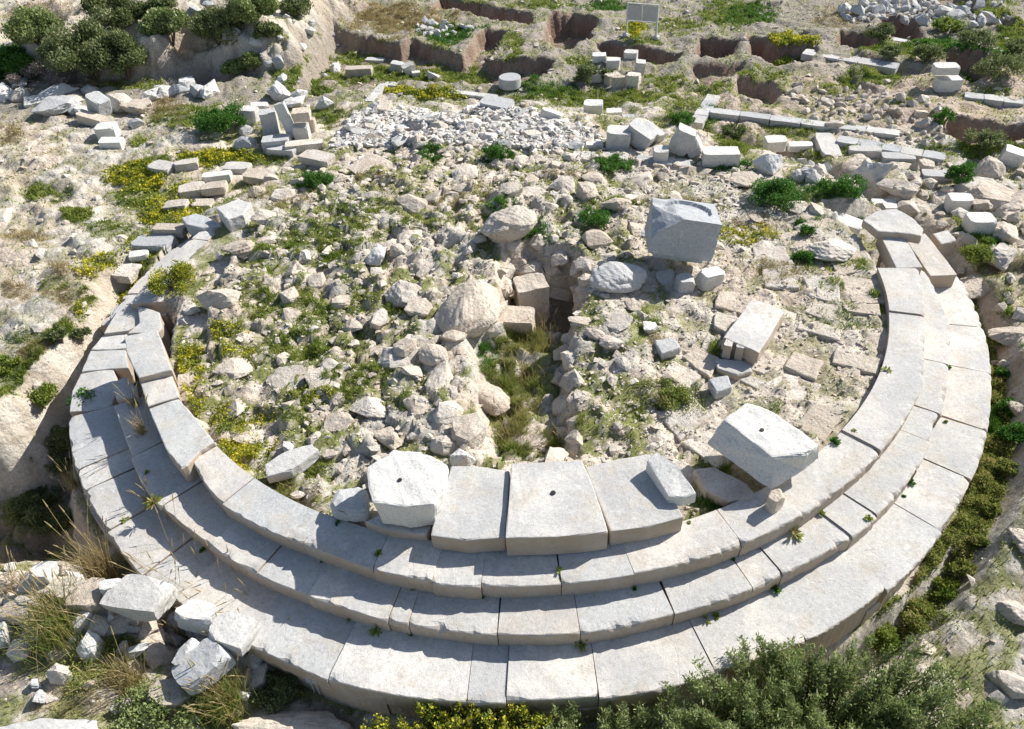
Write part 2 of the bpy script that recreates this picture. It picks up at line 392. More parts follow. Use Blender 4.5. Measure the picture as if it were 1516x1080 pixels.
    mask_log['cpit'] = sstep(-.05, .2, sdc) * inside
    z = z * (1 - inside) + zin * inside
    mask_log['inside'] = inside
    # nothing of the ground may rise through the step blocks
    rin_ = np.where(th < ang(181, 449, 0) + 0, 7.4, 6.93)
    under = (r > rin_) & (r < 8.72) & (th < ang(1345, 350, 0) + .02) & (th > ang(322, 328, 0) - .02)
    ra = np.interp(th, PA[0], PA[1])
    arc = (th < ang(1345, 350, 0) + .02) & (th > ang(102, 633, ZA) - .03)
    gd = r - ra
    z = np.where(under & (gd < -.25), np.minimum(z, -1.25), z)
    dep = -.74 - .28 * sstep(-2.5, -1.0, -np.abs(th + 1.4)) + .08 * noise2(x * 1.2, y * 1.2, 88)
    blend = sstep(.75, .2, gd) * arc * (gd > -.3)
    z = z * (1 - blend) + np.minimum(z, dep) * blend
    up = (~arc) & under & (r < 8.4); z = np.where(up, np.minimum(z, -.9), z)
    # rise of far ground
    z = z + .02 * np.clip(y - 30, 0, 400) + .01 * np.clip(-y - 30, 0, 300)
    mask_log['lump'] = lumps; mask_log['cob'] = cob; mask_log['fine'] = fine
    return z
GX, GY = np.meshgrid(XS, YS)
GZ = terrain(GX, GY)
def hz(x, y):
    x = np.asarray(x, float); y = np.asarray(y, float)
    i = np.clip(np.searchsorted(XS, x) - 1, 0, len(XS) - 2); j = np.clip(np.searchsorted(YS, y) - 1, 0, len(YS) - 2)
    u = (x - XS[i]) / (XS[i + 1] - XS[i]); v = (y - YS[j]) / (YS[j + 1] - YS[j])
    return (GZ[j, i] * (1 - u) + GZ[j, i + 1] * u) * (1 - v) + (GZ[j + 1, i] * (1 - u) + GZ[j + 1, i + 1] * u) * v
def ground_at(px, py):
    """the ground point seen at that photo pixel"""
    z = 0.
    for _ in range(12):
        p = P(px, py, z); z = .5 * z + .5 * float(hz(p[0], p[1]))
    return np.array([p[0], p[1], float(hz(p[0], p[1]))])

# vegetation patches: photo pixel centre, half sizes, kind, density
PATCH = [
 (235,430,40,48,'Y',1.2),(262,520,14,30,'Y',.9),(285,560,26,50,'Y',1.3),(340,625,30,26,'Y',.8),(370,670,38,34,'Y',1.4),(205,262,42,16,'Y',.8),(205,295,40,20,'G',.9),(250,312,45,22,'Y',.55),
 (320,234,60,10,'Y',1.),(395,238,30,8,'G',.7),(400,725,40,26,'G',1.),(430,735,50,32,'D',.6),(455,695,38,22,'G',1.),(160,395,48,22,'Y',.5),(110,312,26,14,'G',1.2),(60,283,40,10,'G',1.),(90,400,30,15,'D',.5),
 (140,470,30,14,'Y',.5),(80,420,25,10,'G',.4),(30,500,40,10,'G',.3),(10,600,20,20,'G',.8),(25,620,20,25,'G',.6),(60,560,12,30,'G',.4),
 (430,520,50,20,'G',.9),(390,450,30,30,'G',.9),(545,545,30,26,'G',.8),(620,330,50,12,'G',.6),(520,310,50,14,'G',.7),(400,380,30,30,'G',.7),(450,590,40,16,'Y',.6),(400,620,40,14,'Y',.7),(345,520,30,16,'Y',.9),(600,590,20,18,'G',.7),(900,300,50,8,'G',.5),(1010,300,60,8,'D',.5),(1150,400,50,16,'D',.4),(1240,470,50,20,'G',.35),(1130,600,30,12,'G',.5),(720,500,26,22,'B',.9),(735,540,24,18,'B',.8),(650,300,70,10,'D',.5),(470,355,70,34,'G',.7),(500,380,40,20,'G',1.),(480,500,60,50,'G',.7),(440,450,50,30,'G',.5),(505,565,45,25,'G',.9),(430,600,45,28,'G',.8),(450,640,30,20,'G',.6),(585,560,40,20,'G',.6),(335,492,30,12,'Y',.7),
 (560,455,35,20,'G',.9),(530,430,30,20,'G',.7),(330,360,22,16,'G',.7),(430,300,40,16,'D',.5),(640,232,24,8,'B',1.),(735,228,22,10,'B',1.4),(470,265,30,14,'B',1.4),(905,246,36,9,'B',1.4),(560,270,40,12,'D',.5),
 (745,300,30,12,'B',.9),(700,280,60,10,'D',.4),(878,325,30,10,'B',1.5),(795,345,25,20,'B',.8),(850,260,40,8,'D',.5),(760,580,40,70,'W',1.6),(770,510,45,25,'W',1.4),(720,520,25,16,'B',.8),(800,660,60,22,'W',1.5),(760,665,45,16,'B',.6),
 (990,590,46,22,'M',1.3),(1010,575,25,14,'B',.8),(940,612,28,14,'G',.6),(1195,335,18,12,'B',1.4),(1190,385,18,10,'B',1.),(1090,350,60,14,'Y',.5),(1120,330,50,12,'D',.4),(1300,440,14,26,'G',1.3),(1065,690,26,34,'G',1.1),(1040,745,26,12,'B',.9),
 (1230,390,50,12,'G',.5),(1240,420,60,8,'G',.4),(1280,395,20,10,'G',.7),(1060,520,14,20,'G',.8),(960,470,25,18,'G',.6),(975,520,20,20,'D',.6),(1180,300,60,16,'D',.5),
 (1440,375,34,30,'G',1.1),(1470,400,40,12,'D',.6),(1482,490,14,50,'G',1.),(1480,560,14,60,'G',1.2),(1492,640,22,46,'G',1.4),(1485,700,14,40,'M',1.2),(1468,760,12,50,'M',1.3),(1440,830,14,40,'M',1.3),(1400,880,26,26,'M',1.4),(1340,930,50,20,'M',1.3),(1510,560,20,20,'Y',.6),
 (1460,350,40,20,'B',.8),(1430,330,20,15,'G',.8),(1210,285,60,14,'B',1.),(1400,225,80,12,'G',.6),(1480,215,60,14,'G',1.),
 (600,34,80,22,'D',1.),(560,20,50,14,'D',1.2),(665,50,50,14,'B',1.2),(600,112,150,14,'G',1.1),(450,120,40,20,'G',1.1),(470,170,40,14,'G',.9),(520,90,60,10,'G',.9),(650,70,20,8,'G',.8),(590,135,30,6,'Y',.9),(640,138,40,6,'Y',.8),
 (850,148,90,12,'G',1.),(800,130,50,12,'B',.8),(930,145,60,12,'G',.8),(980,120,30,12,'G',.8),(1080,18,60,20,'G',.7),(1110,20,40,14,'B',.8),(900,10,40,10,'B',.7),(1175,62,34,16,'Y',.9),(1120,110,60,10,'G',.5),(1290,108,50,12,'G',.7),(1300,118,50,8,'G',.6),
 (950,62,30,8,'G',.8),(940,45,16,10,'Y',.9),(1400,66,60,16,'B',.8),(1460,90,50,16,'B',.8),(1330,72,60,12,'G',1.),(1250,22,40,20,'D',.4),(1500,50,30,30,'G',1.),(1440,20,50,14,'G',.6),(1470,140,40,6,'G',.5),(1060,170,20,10,'B',1.),(1020,185,26,12,'B',1.3),(1010,160,20,20,'G',.8),
 (1180,190,70,8,'G',.5),(1270,215,60,8,'G',.6),(1100,215,50,14,'G',.8),(1080,245,50,8,'B',.8),(1200,235,40,10,'G',.6),(280,170,60,18,'G',.9),(250,160,30,20,'D',.7),(205,210,14,10,'G',.8),(160,120,40,8,'D',.6),(210,128,60,8,'G',.7),
 (30,118,30,6,'B',.8),(10,190,20,14,'D',.5),(20,205,22,14,'D',.5),(60,25,60,12,'D',.4),
 (95,925,36,30,'D',1.6),(150,985,70,40,'M',.9),(120,1040,70,25,'D',.7),(210,960,50,30,'G',1.),(190,1010,30,40,'W',1.),(420,1010,40,34,'G',1.3),(400,960,30,30,'D',.8),(470,1030,30,16,'M',1.),(340,1040,30,20,'G',1.),(30,880,20,20,'G',.6),(300,1060,80,20,'G',.8),
 (60,760,60,60,'G',.5),(100,660,30,60,'G',.6),(560,1050,60,16,'M',1.),(880,1060,120,24,'G',1.2),(230,240,30,10,'G',1.),(20,560,40,30,'G',.7),(60,520,50,16,'D',.8),(95,490,30,14,'G',.8),(130,445,20,14,'G',.9),(40,545,40,12,'G',.8),(80,560,30,20,'G',.9),(15,600,40,16,'G',.9),(110,640,20,50,'G',.8),(50,740,60,30,'D',.6),(70,600,20,30,'G',1.),(110,530,16,40,'G',1.2),(130,470,20,14,'G',.9),(15,640,30,20,'G',1.),(40,700,40,30,'G',.8),(80,820,50,14,'G',.8),(30,350,40,10,'D',.6),(20,430,30,14,'D',.6),(60,500,30,10,'G',.5),(150,330,30,12,'G',.6),(190,420,14,10,'Y',.8),(100,440,40,10,'D',.5),(180,340,40,10,'G',.7),(230,330,24,8,'Y',.7),(270,280,20,10,'Y',.7),(225,272,20,10,'Y',.8),(700,15,50,8,'G',.7),(800,5,50,8,'G',.8),(860,90,30,10,'G',.6),(1000,40,40,12,'G',.5),(1060,130,30,8,'G',.7),(1240,130,30,8,'G',.5),(1350,150,30,8,'G',.5),(760,60,20,14,'G',.6),(620,140,30,6,'G',.8),
]
PW = []
for px, py, rx, ry, k, dns in PATCH:
    c = ground_at(px, py); a = P(px + rx, py, c[2]) - P(px, py, c[2]); b = P(px, py - ry, c[2]) - P(px, py, c[2])
    PW.append((c[0], c[1], a[:2], b[:2], k, dns))
def patch_mask(x, y):
    out = {}
    for cx, cy, a, b, k, dns in PW:
        inv = np.linalg.inv(np.array([a, b]).T)
        R = max(np.hypot(*a), np.hypot(*b)) * 1.7
        m = (np.abs(x - cx) < R) & (np.abs(y - cy) < R)
        if not m.any(): continue
        u = inv[0, 0] * (x[m] - cx) + inv[0, 1] * (y[m] - cy); v = inv[1, 0] * (x[m] - cx) + inv[1, 1] * (y[m] - cy)
        d = np.hypot(u, v) + .55 * fbm(x[m], y[m], 1.5, 3, 71)
        w = sstep(1.15, .6, d) * min(dns, 1.2)
        if k not in out: out[k] = np.zeros(x.shape)
        out[k][m] = np.maximum(out[k][m], w)
    return out
def build_ground():
    terrain(GX, GY)
    x, y = GX, GY; r = np.hypot(x, y)
    n1 = fbm(x, y, .5, 4, 101); n2 = fbm(x, y, 1.7, 4, 102); n3 = fbm(x, y, .22, 3, 103)
    def c3(*c): return np.array(c)[None, None, :]
    cream = c3(.68, .61, .52); pink = c3(.62, .52, .43); grey = c3(.56, .53, .47); soil = c3(.47, .39, .30); red = c3(.27, .185, .14); path = c3(.32, .285, .24)
    A = lambda m: np.clip(m, 0, 1)[..., None]
    col = cream + 0 * x[..., None]
    col = col * (1 - A(sstep(-.1, .35, n1))) + pink * A(sstep(-.1, .35, n1))
    col = col * (1 - .8 * A(sstep(.0, .3, n3))) + grey * .8 * A(sstep(.0, .3, n3))
    low = sstep(.25, -.15, mask_log['fine'] * .6 + mask_log['cob'] * .5 - .1)
    col = col * (1 - .7 * A(low)) + soil * .7 * A(low)
    bk = sstep(9.3, 11.5, y) * (1 - mask_log['hill'])
    col = col * (1 - .9 * A(bk)) + path * .9 * A(bk)
    # steep earth sides of the excavated pits are red
    gy, gx = np.gradient(GZ, YS, XS); slope = np.hypot(gx, gy)
    rd = sstep(.6, 1.4, slope) * np.maximum(bk, sstep(4, 6, y) * sstep(6, 8, x))
    rd = np.maximum(rd, mask_log['pit'] * .55 * sstep(4, 6, y))
    hl = np.maximum(mask_log['hill'], sstep(-4.5, -6.5, x)); rd = rd * (1 - .75 * hl)
    rr = red * (1 - .6 * A(sstep(-.1, .3, n2))) + c3(.36, .29, .235) * .6 * A(sstep(-.1, .3, n2))
    col = col * (1 - A(rd)) + rr * A(rd)
    ddr = sstep(5.5, 7, y) * sstep(4.5, 6.5, x) * (1 - bk)
    col = col * (1 - .6 * A(ddr)) + c3(.46, .35, .27) * .6 * A(ddr)
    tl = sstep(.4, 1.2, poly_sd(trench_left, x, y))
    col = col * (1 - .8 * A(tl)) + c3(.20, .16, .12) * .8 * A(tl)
    # weeds and moss on the soil
    pm = patch_mask(x, y); flat_ = 1 - sstep(.7, 1.3, slope); mask_log['flat'] = flat_
    cols = {'Y': (.26, .27, .05), 'G': (.16, .19, .06), 'B': (.09, .14, .035), 'D': (.36, .30, .17), 'W': (.19, .17, .07), 'M': (.20, .18, .09)}
    for k, w in pm.items():
        w = A(w * .85 * flat_); col = col * (1 - w) + np.array(cols[k])[None, None, :] * w
    gw = sstep(.0, .32, n2 * .75 + low * .4 + n1 * .2) * .85
    gw = gw * flat_ * (1 - .65 * sstep(-8.0, -9.5, x)) * (1 - .5 * sstep(8, 9, x)) * (1 - .5 * mask_log['hill']) * (1 - .5 * bk) * (1 - .6 * sstep(2.0, 3.0, x) * (r < 6.9)) * (1 + .35 * (r < 6.9))
    col = col * (1 - A(gw)) + c3(.24, .25, .10) * A(gw)
    mask_log['weed'] = gw
    rgba = np.concatenate([np.clip(col, 0, 1), np.ones(x.shape + (1,))], -1)
    ny, nx = x.shape
    V = np.stack([x.ravel(), y.ravel(), GZ.ravel()], 1)
    idx = np.arange(nx * ny).reshape(ny, nx)
    F = np.stack([idx[:-1, :-1].ravel(), idx[:-1, 1:].ravel(), idx[1:, 1:].ravel(), idx[1:, :-1].ravel()], 1)
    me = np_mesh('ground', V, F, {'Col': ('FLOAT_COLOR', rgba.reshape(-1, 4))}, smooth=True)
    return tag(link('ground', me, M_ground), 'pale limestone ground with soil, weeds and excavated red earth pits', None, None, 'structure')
GROUND = build_ground()
def grid_sample(arr, x, y):
    i = np.clip(np.searchsorted(XS, x), 0, len(XS) - 1); j = np.clip(np.searchsorted(YS, y), 0, len(YS) - 1); return arr[j, i]

# ------------------------------------------------------------------ the round stepped platform
def sines(P3, seed, f, n=5):
    r_ = np.random.default_rng(seed); o = 0
    for k in range(n):
        d = r_.normal(size=3); d /= np.linalg.norm(d); o = o + np.sin(P3 @ d * f * (1 + .45 * k) + r_.uniform(0, 6.28)) / (1 + .5 * k)
    return o / 2.2
def arc_block(name, th0, th1, rin, rout, zt, zb, seed, mat, parent, chip=.027, gap=.010, tilt=.014):
    rg = np.random.default_rng(seed)
    dR = rg.normal(0, .016); dz = rg.normal(0, .010)
    R0 = float(rout(.5 * (th0 + th1))); g = gap * .5 / R0
    a, b = min(th0, th1) + g, max(th0, th1) - g
    n = max(6, int((b - a) * R0 / .05)); ths = np.linspace(a, b, n + 1)
    sk0, sk1 = rg.normal(0, .006, 2)
    V = []; sl = rg.normal(0, tilt); w1 = .004 * np.sin(ths * R0 * 2.1 + rg.uniform(0, 6))
    cs = np.abs(rg.normal(0, chip * .45, n + 1)) + .006 + (rg.random(n + 1) < .10) * rg.uniform(.8, 3.0, n + 1) * chip; cs[0] += rg.uniform(0, 2) * chip; cs[-1] += rg.uniform(0, 2) * chip
    cs = np.convolve(np.pad(cs, 1, 'edge'), [.25, .5, .25], 'valid')
    for i, th in enumerate(ths):
        u = i / n; Ro = float(rout(th)) + dR
        c = float(cs[i])
        top = zt + dz + sl * (u - .5)
        prof = [(rin, zb), (rin, top), (rin * .55 + Ro * .45, top + w1[i]), (Ro - .11, top + w1[i] * .6), (Ro - c, top - c * .25), (Ro - c * .35, top - c * .8), (Ro + rg.normal(0, .004), top - c * 1.4 - .01), (Ro - .012 + rg.normal(0, .004), .5 * (zt + zb)), (Ro - .02 + rg.normal(0, .004), zb)]
        for k, (R, z) in enumerate(prof):
            t2 = th + (sk0 * (1 - u) + sk1 * u) * (R - Ro) * .5
            V.append((R * math.cos(t2), R * math.sin(t2), z))
    m = 9; F = []
    for i in range(n):
        for k in range(m):
            q = [i * m + k, (i + 1) * m + k, (i + 1) * m + (k + 1) % m, i * m + (k + 1) % m]; F.append(q)
    me = bpy.data.meshes.new(name)
    faces = F + [[k for k in range(m)][::-1], [n * m + k for k in range(m)]]
    me.from_pydata(V, [], faces); me.update()
    bm_ = bmesh.new(); bm_.from_mesh(me); bmesh.ops.recalc_face_normals(bm_, faces=bm_.faces[:]); bm_.to_mesh(me); bm_.free()
    return link(name, me, mat, parent)

temple = tag(empty('round_temple_platform', (0, 0, -.6)), 'round platform of three curved marble steps around a rubble-filled centre', 'ruin')
TZ = .6
JC = [(1364,397),(1371,467),(1369,561),(1304,668),(1189,760),(1100,806),(939,850),(831,863),(712,865),(640,860),(551,842),(449,805),(327,747),(283,684)]
JB = [(1366,400),(1398,466),(1401,538),(1390,612),(1367,650),(1351,690),(1290,757),(1261,793),(1160,849),(1116,871),(1000,911),(860,940),(736,942),(604,924),(575,915),(456,880),(380,850),(312,806),(237,750),(195,676),(167,602)]
JA = [(1417,408),(1456,484),(1467,552),(1459,637),(1443,712),(1393,786),(1311,871),(1195,947),(1060,997),(887,1033),(749,1041),(691,1039),(485,1006),(360,948),(258,886),(211,853),(169,781),(126,726),(113,697),(101,618)]
def ring(J, zt, zb, rin, tab, seed, **k):
    for i in range(len(J) - 1):
        a0, a1 = ang(*J[i], zt), ang(*J[i + 1], zt)
        arc_block('step_block', a0, a1, rin, lambda t: Rf(tab, t), zt, zb, seed + i, M_step, None, **k).parent = temple
for o in (): pass
ring(JC, ZC, ZB - .012, 6.80, PC, 100)
ring(JB, ZB, ZA - .012, 6.95, PB, 200)
ring(JA, ZA, ZA - .34, 7.15, PA, 300)
# far left: the middle step goes on as a pale curb, the lowest one in its shade
def R_leftB(t): return np.interp(t, [ang(320,328,0), ang(182,448,0)], [7.62, 8.02])
def R_leftA(t): return R_leftB(t) + .52
tl0, tl1 = ang(181, 449, 0), ang(319, 329, 0)       # along the left, going back
for i in range(4):
    a0 = tl0 + (tl1 - tl0) * i / 4; a1 = tl0 + (tl1 - tl0) * (i + 1) / 4
    arc_block('step_block', a0, a1, 7.28, R_leftB, ZB, ZA - .01, 400 + i, M_step, temple, tilt=.02)
    arc_block('foundation_block', a0 - .02, a1, 7.4, lambda t: R_leftA(t) + .42, ZA - .33, ZA - 1.0, 440 + i, M_step, temple, tilt=.03)
    if i < 4: arc_block('step_block', a0 + .01, a1, 7.35, R_leftA, ZA, ZA - .45, 420 + i, M_step, temple, tilt=.02)
# foundation course under the lowest step
ft = np.linspace(ang(1422, 410, ZA), ang(102, 600, ZA), 26)
for i in range(25):
    arc_block('foundation_block', ft[i], ft[i + 1], 7.6, lambda t: Rf(PA, t) - .035 + .10 * float(sstep(-2.3, -2.7, t)), ZA - .345, ZA - 1.6, 500 + i, M_step, temple, chip=.012, gap=.010)
for ch in temple.children: ch.location.z = TZ

def poly_block(name, pts, ztop, h, seed, mat, parent=None, taper=0., tilt=(0, 0), bev=.03, cuts=2, amp=.012, zlist=None, hole=None, loc=True, world=False, bottom=None):
    """a block whose top outline is given in photo pixels at height ztop (or per-corner heights zlist)"""
    if world: W3 = np.array([(x, y, ztop) for x, y in pts])
    else: W3 = np.array([P(x, y, (zlist[i] if zlist else ztop)) for i, (x, y) in enumerate(pts)])
    c = W3.mean(0); base = np.array([c[0], c[1], ztop - h])
    bm = bmesh.new()
    top = [bm.verts.new(Vector(p - base)) for p in W3]
    bot = []
    for p in W3:
        q = c + (p - c) * (1 - taper) - base; q[0] += tilt[0]; q[1] += tilt[1]; q[2] = (p[2] - c[2]) * .5
        bot.append(bm.verts.new(Vector(q)))
    if bottom:
        for v, q in zip(bot, bottom): v.co = Vector(P(*q) - base)
    n = len(top)
    bm.faces.new(top); bm.faces.new(bot[::-1])
    for i in range(n): bm.faces.new([top[i], bot[i], bot[(i + 1) % n], top[(i + 1) % n]])
    bmesh.ops.recalc_face_normals(bm, faces=bm.faces[:])
    bmesh.ops.bevel(bm, geom=bm.edges[:], offset=bev, segments=2, affect='EDGES', profile=.6)
    bmesh.ops.triangulate(bm, faces=bm.faces[:])
    for _ in range(cuts):
        e = [x for x in bm.edges if x.calc_length() > .09]
        if e: bmesh.ops.subdivide_edges(bm, edges=e, cuts=1); bmesh.ops.triangulate(bm, faces=[f for f in bm.faces if len(f.verts) > 3])
    bm.normal_update()
    V = np.array([v.co[:] for v in bm.verts]); Nn = np.array([v.normal[:] for v in bm.verts])
    s = sines(V, seed, 9) * amp + sines(V, seed + 1, 31) * amp * .45
    # chipped edges: more displacement where the surface bends
    ed = 1 - np.abs(Nn).max(1); s = s - np.clip(sines(V, seed + 2, 17), 0, 1) * ed * amp * 7
    V = V + Nn * s[:, None]
    for v, q in zip(bm.verts, V): v.co = q
    me = bpy.data.meshes.new(name); bm.to_mesh(me); bm.free()
    o = link(name, me, mat, parent); o.location = base
    return o

# raised threshold slabs on the top step
D = [([(640,781),(668,690),(712,691),(755,697),(748,796),(690,800),(637,793)], .62, .30), ([(757,686),(810,684),(862,681),(884,735),(901,788),(825,795),(748,797)], .72, .40), ([(866,692),(915,680),(962,672),(988,722),(1012,766),(960,780),(904,787)], .63, .31)]
for k, (p, z, h) in enumerate(D):
    poly_block('platform_slab', p, z, h, 40 + k, M_step, None, bev=.018, amp=.006).parent = temple
poly_block('platform_slab', [(540,772),(560,762),(600,768),(640,776),(632,792),(575,786)], .47, .18, 44, M_step, None, bev=.02).parent = temple
# the displaced blocks that carry on the top step on the left
LB = [([(183,498),(233,488),(254,548),(205,560),(188,525)], .52, .42), ([(206,562),(254,552),(265,588),(218,602)], .40, .34), ([(219,605),(265,590),(292,622),(318,655),(296,668),(276,690),(268,694),(245,664)], .40, .34)]
for k, (p, z, h) in enumerate(LB):
    poly_block('step_block', p, z, h, 50 + k, M_step, None, bev=.02, amp=.008).parent = temple
# loose ends of the lower steps on the left
LA = [([(102,610),(107,578),(119,553),(168,547),(176,570),(165,602),(130,609)], -.31, .5), ([(119,551),(134,520),(186,518),(190,545),(166,546)], -.29, .4), ([(135,518),(153,496),(188,492),(188,516),(165,518)], -.27, .4), ([(153,494),(178,452),(204,450),(214,478),(188,490)], -.20, .4),([(203,452),(236,462),(240,486),(234,492),(188,494),(206,478)], -.10, .6), ([(167,566),(186,558),(204,574),(206,590),(172,592)], .03, .3)]
for k, (p, z, h) in enumerate(LA):
    poly_block('step_block', p, z, h, 60 + k, M_step, None, bev=.02, amp=.008).parent = temple
RB_ = [([(1301,344),(1335,344),(1366,396),(1327,397)], .31, .31), ([(1341,355),(1369,345),(1390,370),(1417,407),(1377,409),(1358,380)], -.02, .45)]
for k, (p, z, h) in enumerate(RB_):
    poly_block('step_block', p, z, h, 70 + k, M_step, None, bev=.015, amp=.006).parent = temple
for ch in temple.children:
    if ch.name.startswith(('platform_slab',)) or ch.location.length > .7 :
        ch.location.z += TZ
# dowel holes: near-black discs, painted with the shade of an open socket
def socket(x, y, z, r, parent):
    c = P(x, y, z); bm = bmesh.new()
    bmesh.ops.create_cone(bm, cap_ends=False, segments=14, radius1=r * .9, radius2=r, depth=.05)
    bmesh.ops.create_circle(bm, cap_ends=True, segments=14, radius=r * .97, matrix=Matrix.Translation((0, 0, .022)))
    me = bpy.data.meshes.new('dowel_hole'); bm.to_mesh(me); bm.free()
    o = link('dowel_hole', me, M_hole, parent); pl = parent.location
    o.location = (c[0] - pl.x, c[1] - pl.y, z - pl.z - .0155); return o
M_hole, _t, _b = mat_new('dowel_hole_shade'); _b.inputs['Base Color'].default_value = (.03, .027, .022, 1)
_n = noise_n(_t, None, 30); _t.links.new(ramp(_t, _n, [(0, (.015, .013, .01)), (1, (.05, .045, .04))]), _b.inputs['Base Color'])
socket(819, 730, .724, .035, temple)

# ------------------------------------------------------------------ stones
def ico(sub):
    bm = bmesh.new(); bmesh.ops.create_icosphere(bm, subdivisions=sub, radius=1)
    V = np.array([v.co[:] for v in bm.verts]); F = np.array([[v.index for v in f.verts] for f in bm.faces]); bm.free(); return V, F
ICO = {k: ico(k) for k in (1, 2, 3, 4)}
def hull_geo(seed, npts):
    r_ = np.random.default_rng(seed); p = r_.normal(size=(npts, 3)); p /= np.linalg.norm(p, axis=1)[:, None]
    for _ in range(4):                                   # spread the corners out
        d = p[:, None] - p[None]; q = (d ** 2).sum(-1) + np.eye(npts); p = p + .05 * (d / q[..., None] ** 1.5).sum(1); p /= np.linalg.norm(p, axis=1)[:, None]
    p *= r_.uniform(.62, 1.12, npts)[:, None]
    bm = bmesh.new(); vs = [bm.verts.new(v) for v in p]; bmesh.ops.convex_hull(bm, input=vs)
    bmesh.ops.delete(bm, geom=[v for v in bm.verts if not v.link_faces], context='VERTS')
    bmesh.ops.triangulate(bm, faces=bm.faces[:]); bm.verts.index_update()
    V = np.array([v.co[:] for v in bm.verts]); F = np.array([[v.index for v in f.verts] for f in bm.faces]); bm.free(); return V, F
def subdiv(V, F, relax=0.):
    e = np.sort(np.concatenate([F[:, [0, 1]], F[:, [1, 2]], F[:, [2, 0]]]), 1); u, inv = np.unique(e, axis=0, return_inverse=True); inv = inv.ravel()
    m = (V[u[:, 0]] + V[u[:, 1]]) / 2; n = len(V); a, b, c = (inv.reshape(3, -1) + n)
    V2 = np.concatenate([V, m]); F2 = np.concatenate([np.stack([F[:, 0], a, c], 1), np.stack([F[:, 1], b, a], 1), np.stack([F[:, 2], c, b], 1), np.stack([a, b, c], 1)])
    if relax:
        e = np.concatenate([F2[:, [0, 1]], F2[:, [1, 2]], F2[:, [2, 0]]]); acc = np.zeros_like(V2); cnt = np.zeros(len(V2))
        np.add.at(acc, e[:, 0], V2[e[:, 1]]); np.add.at(cnt, e[:, 0], 1); V2 = V2 * (1 - relax) + acc / cnt[:, None] * relax
    return V2, F2
def rock_geo(seed, sub, cuts=9, lo=.45, hi=.85, rough=.05):
    V, F = hull_geo(seed, 8 + seed % 4 if sub < 2 else 9 + seed % 6)
    for k in range(sub): V, F = subdiv(V, F, .10 if k < 2 else .05)
    if sub:
        L = 1 + rough * .8 * sines(V, seed + 5, 5) + rough * .6 * sines(V, seed + 6, 13) + (rough * .5 * sines(V, seed + 7, 27) if sub > 1 else 0)
        if sub > 2: L = L - rough * .9 * np.clip(sines(V * np.array([.4, .4, 1]), seed + 9, 9), 0, 1) ** 2
        V = V * L[:, None]
    V = V * 1.14
    return V, F
def rock_mesh(name, seed, sub, mat, **k):
    V, F = rock_geo(seed, sub, **k); me = np_mesh(name, V, F); me.materials.append(mat); return me
def box_geo(seed, n=6, chip=.10, rough=.014):
    """worn rectangular block, unit size"""
    bm = bmesh.new(); bmesh.ops.create_cube(bm, size=1.0); bmesh.ops.subdivide_edges(bm, edges=bm.edges[:], cuts=n, use_grid_fill=True)
    bmesh.ops.triangulate(bm, faces=bm.faces[:])
    V = np.array([v.co[:] for v in bm.verts]); F = np.array([[v.index for v in f.verts] for f in bm.faces]); bm.free()
    r_ = np.random.default_rng(seed)
    for k in range(int(5 + chip * 40)):                                    # knock corners and edges off
        n_ = r_.choice([-1, 1], 3) * r_.uniform(.25, 1, 3) * (1 if k % 2 else np.array([r_.random() < .5 or 1, 1, r_.random() < .6])); n_ = n_ / np.linalg.norm(n_)
        mx = .5 * np.abs(n_).sum(); d = mx - r_.uniform(.02, chip) ; s = V @ n_; m = s > d
        V[m] -= (s[m] - d)[:, None] * n_[None, :]
    V = V + chip * .12 * np.stack([sines(V, seed + 23, 4), sines(V, seed + 24, 4), sines(V, seed + 25, 4)], 1)
    V = V + rough * np.stack([sines(V, seed + 3, 9), sines(V, seed + 4, 9), sines(V, seed + 5, 9)], 1) + rough * .5 * np.stack([sines(V, seed + 13, 25), sines(V, seed + 14, 25), sines(V, seed + 15, 25)], 1)
    return V, F
def round_mesh(mat, seed):
    k = (mat.name, 'round', seed)
    if k not in ROCK:
        V, F = hull_geo(seed, 24)
        for q in range(4): V, F = subdiv(V, F, (.25, .2, .1, 0)[q])
        L = 1 + .05 * sines(V, seed, 5) + .03 * sines(V, seed + 1, 14) + .018 * sines(V, seed + 2, 34) - .05 * np.clip(sines(V * np.array([.3, .3, 1]), seed + 3, 11), 0, 1) ** 2
        ROCK[k] = np_mesh('boulder', V * L[:, None] * 1.1, F); ROCK[k].materials.append(mat)
    return ROCK[k]
ROCK = {}
def rock_var(mat, sub, i):
    k = (mat.name, sub, i)
    if k not in ROCK: ROCK[k] = rock_mesh('stone', 1000 + i * 13 + sub, sub, mat, cuts=8 + i % 5, lo=.42 + .03 * (i % 3), rough=.05 + .015 * (i % 3))
    return ROCK[k]
BOXM = {}
def box_var(mat, i, chip=.10):
    k = (mat.name, i, chip)
    if k not in BOXM:
        V, F = box_geo(2000 + i * 7, 6, chip); me = np_mesh('block', V, F); me.materials.append(mat); BOXM[k] = me
    return BOXM[k]
occupied = []        # (x, y, radius) of big stones so that scattered ones keep clear
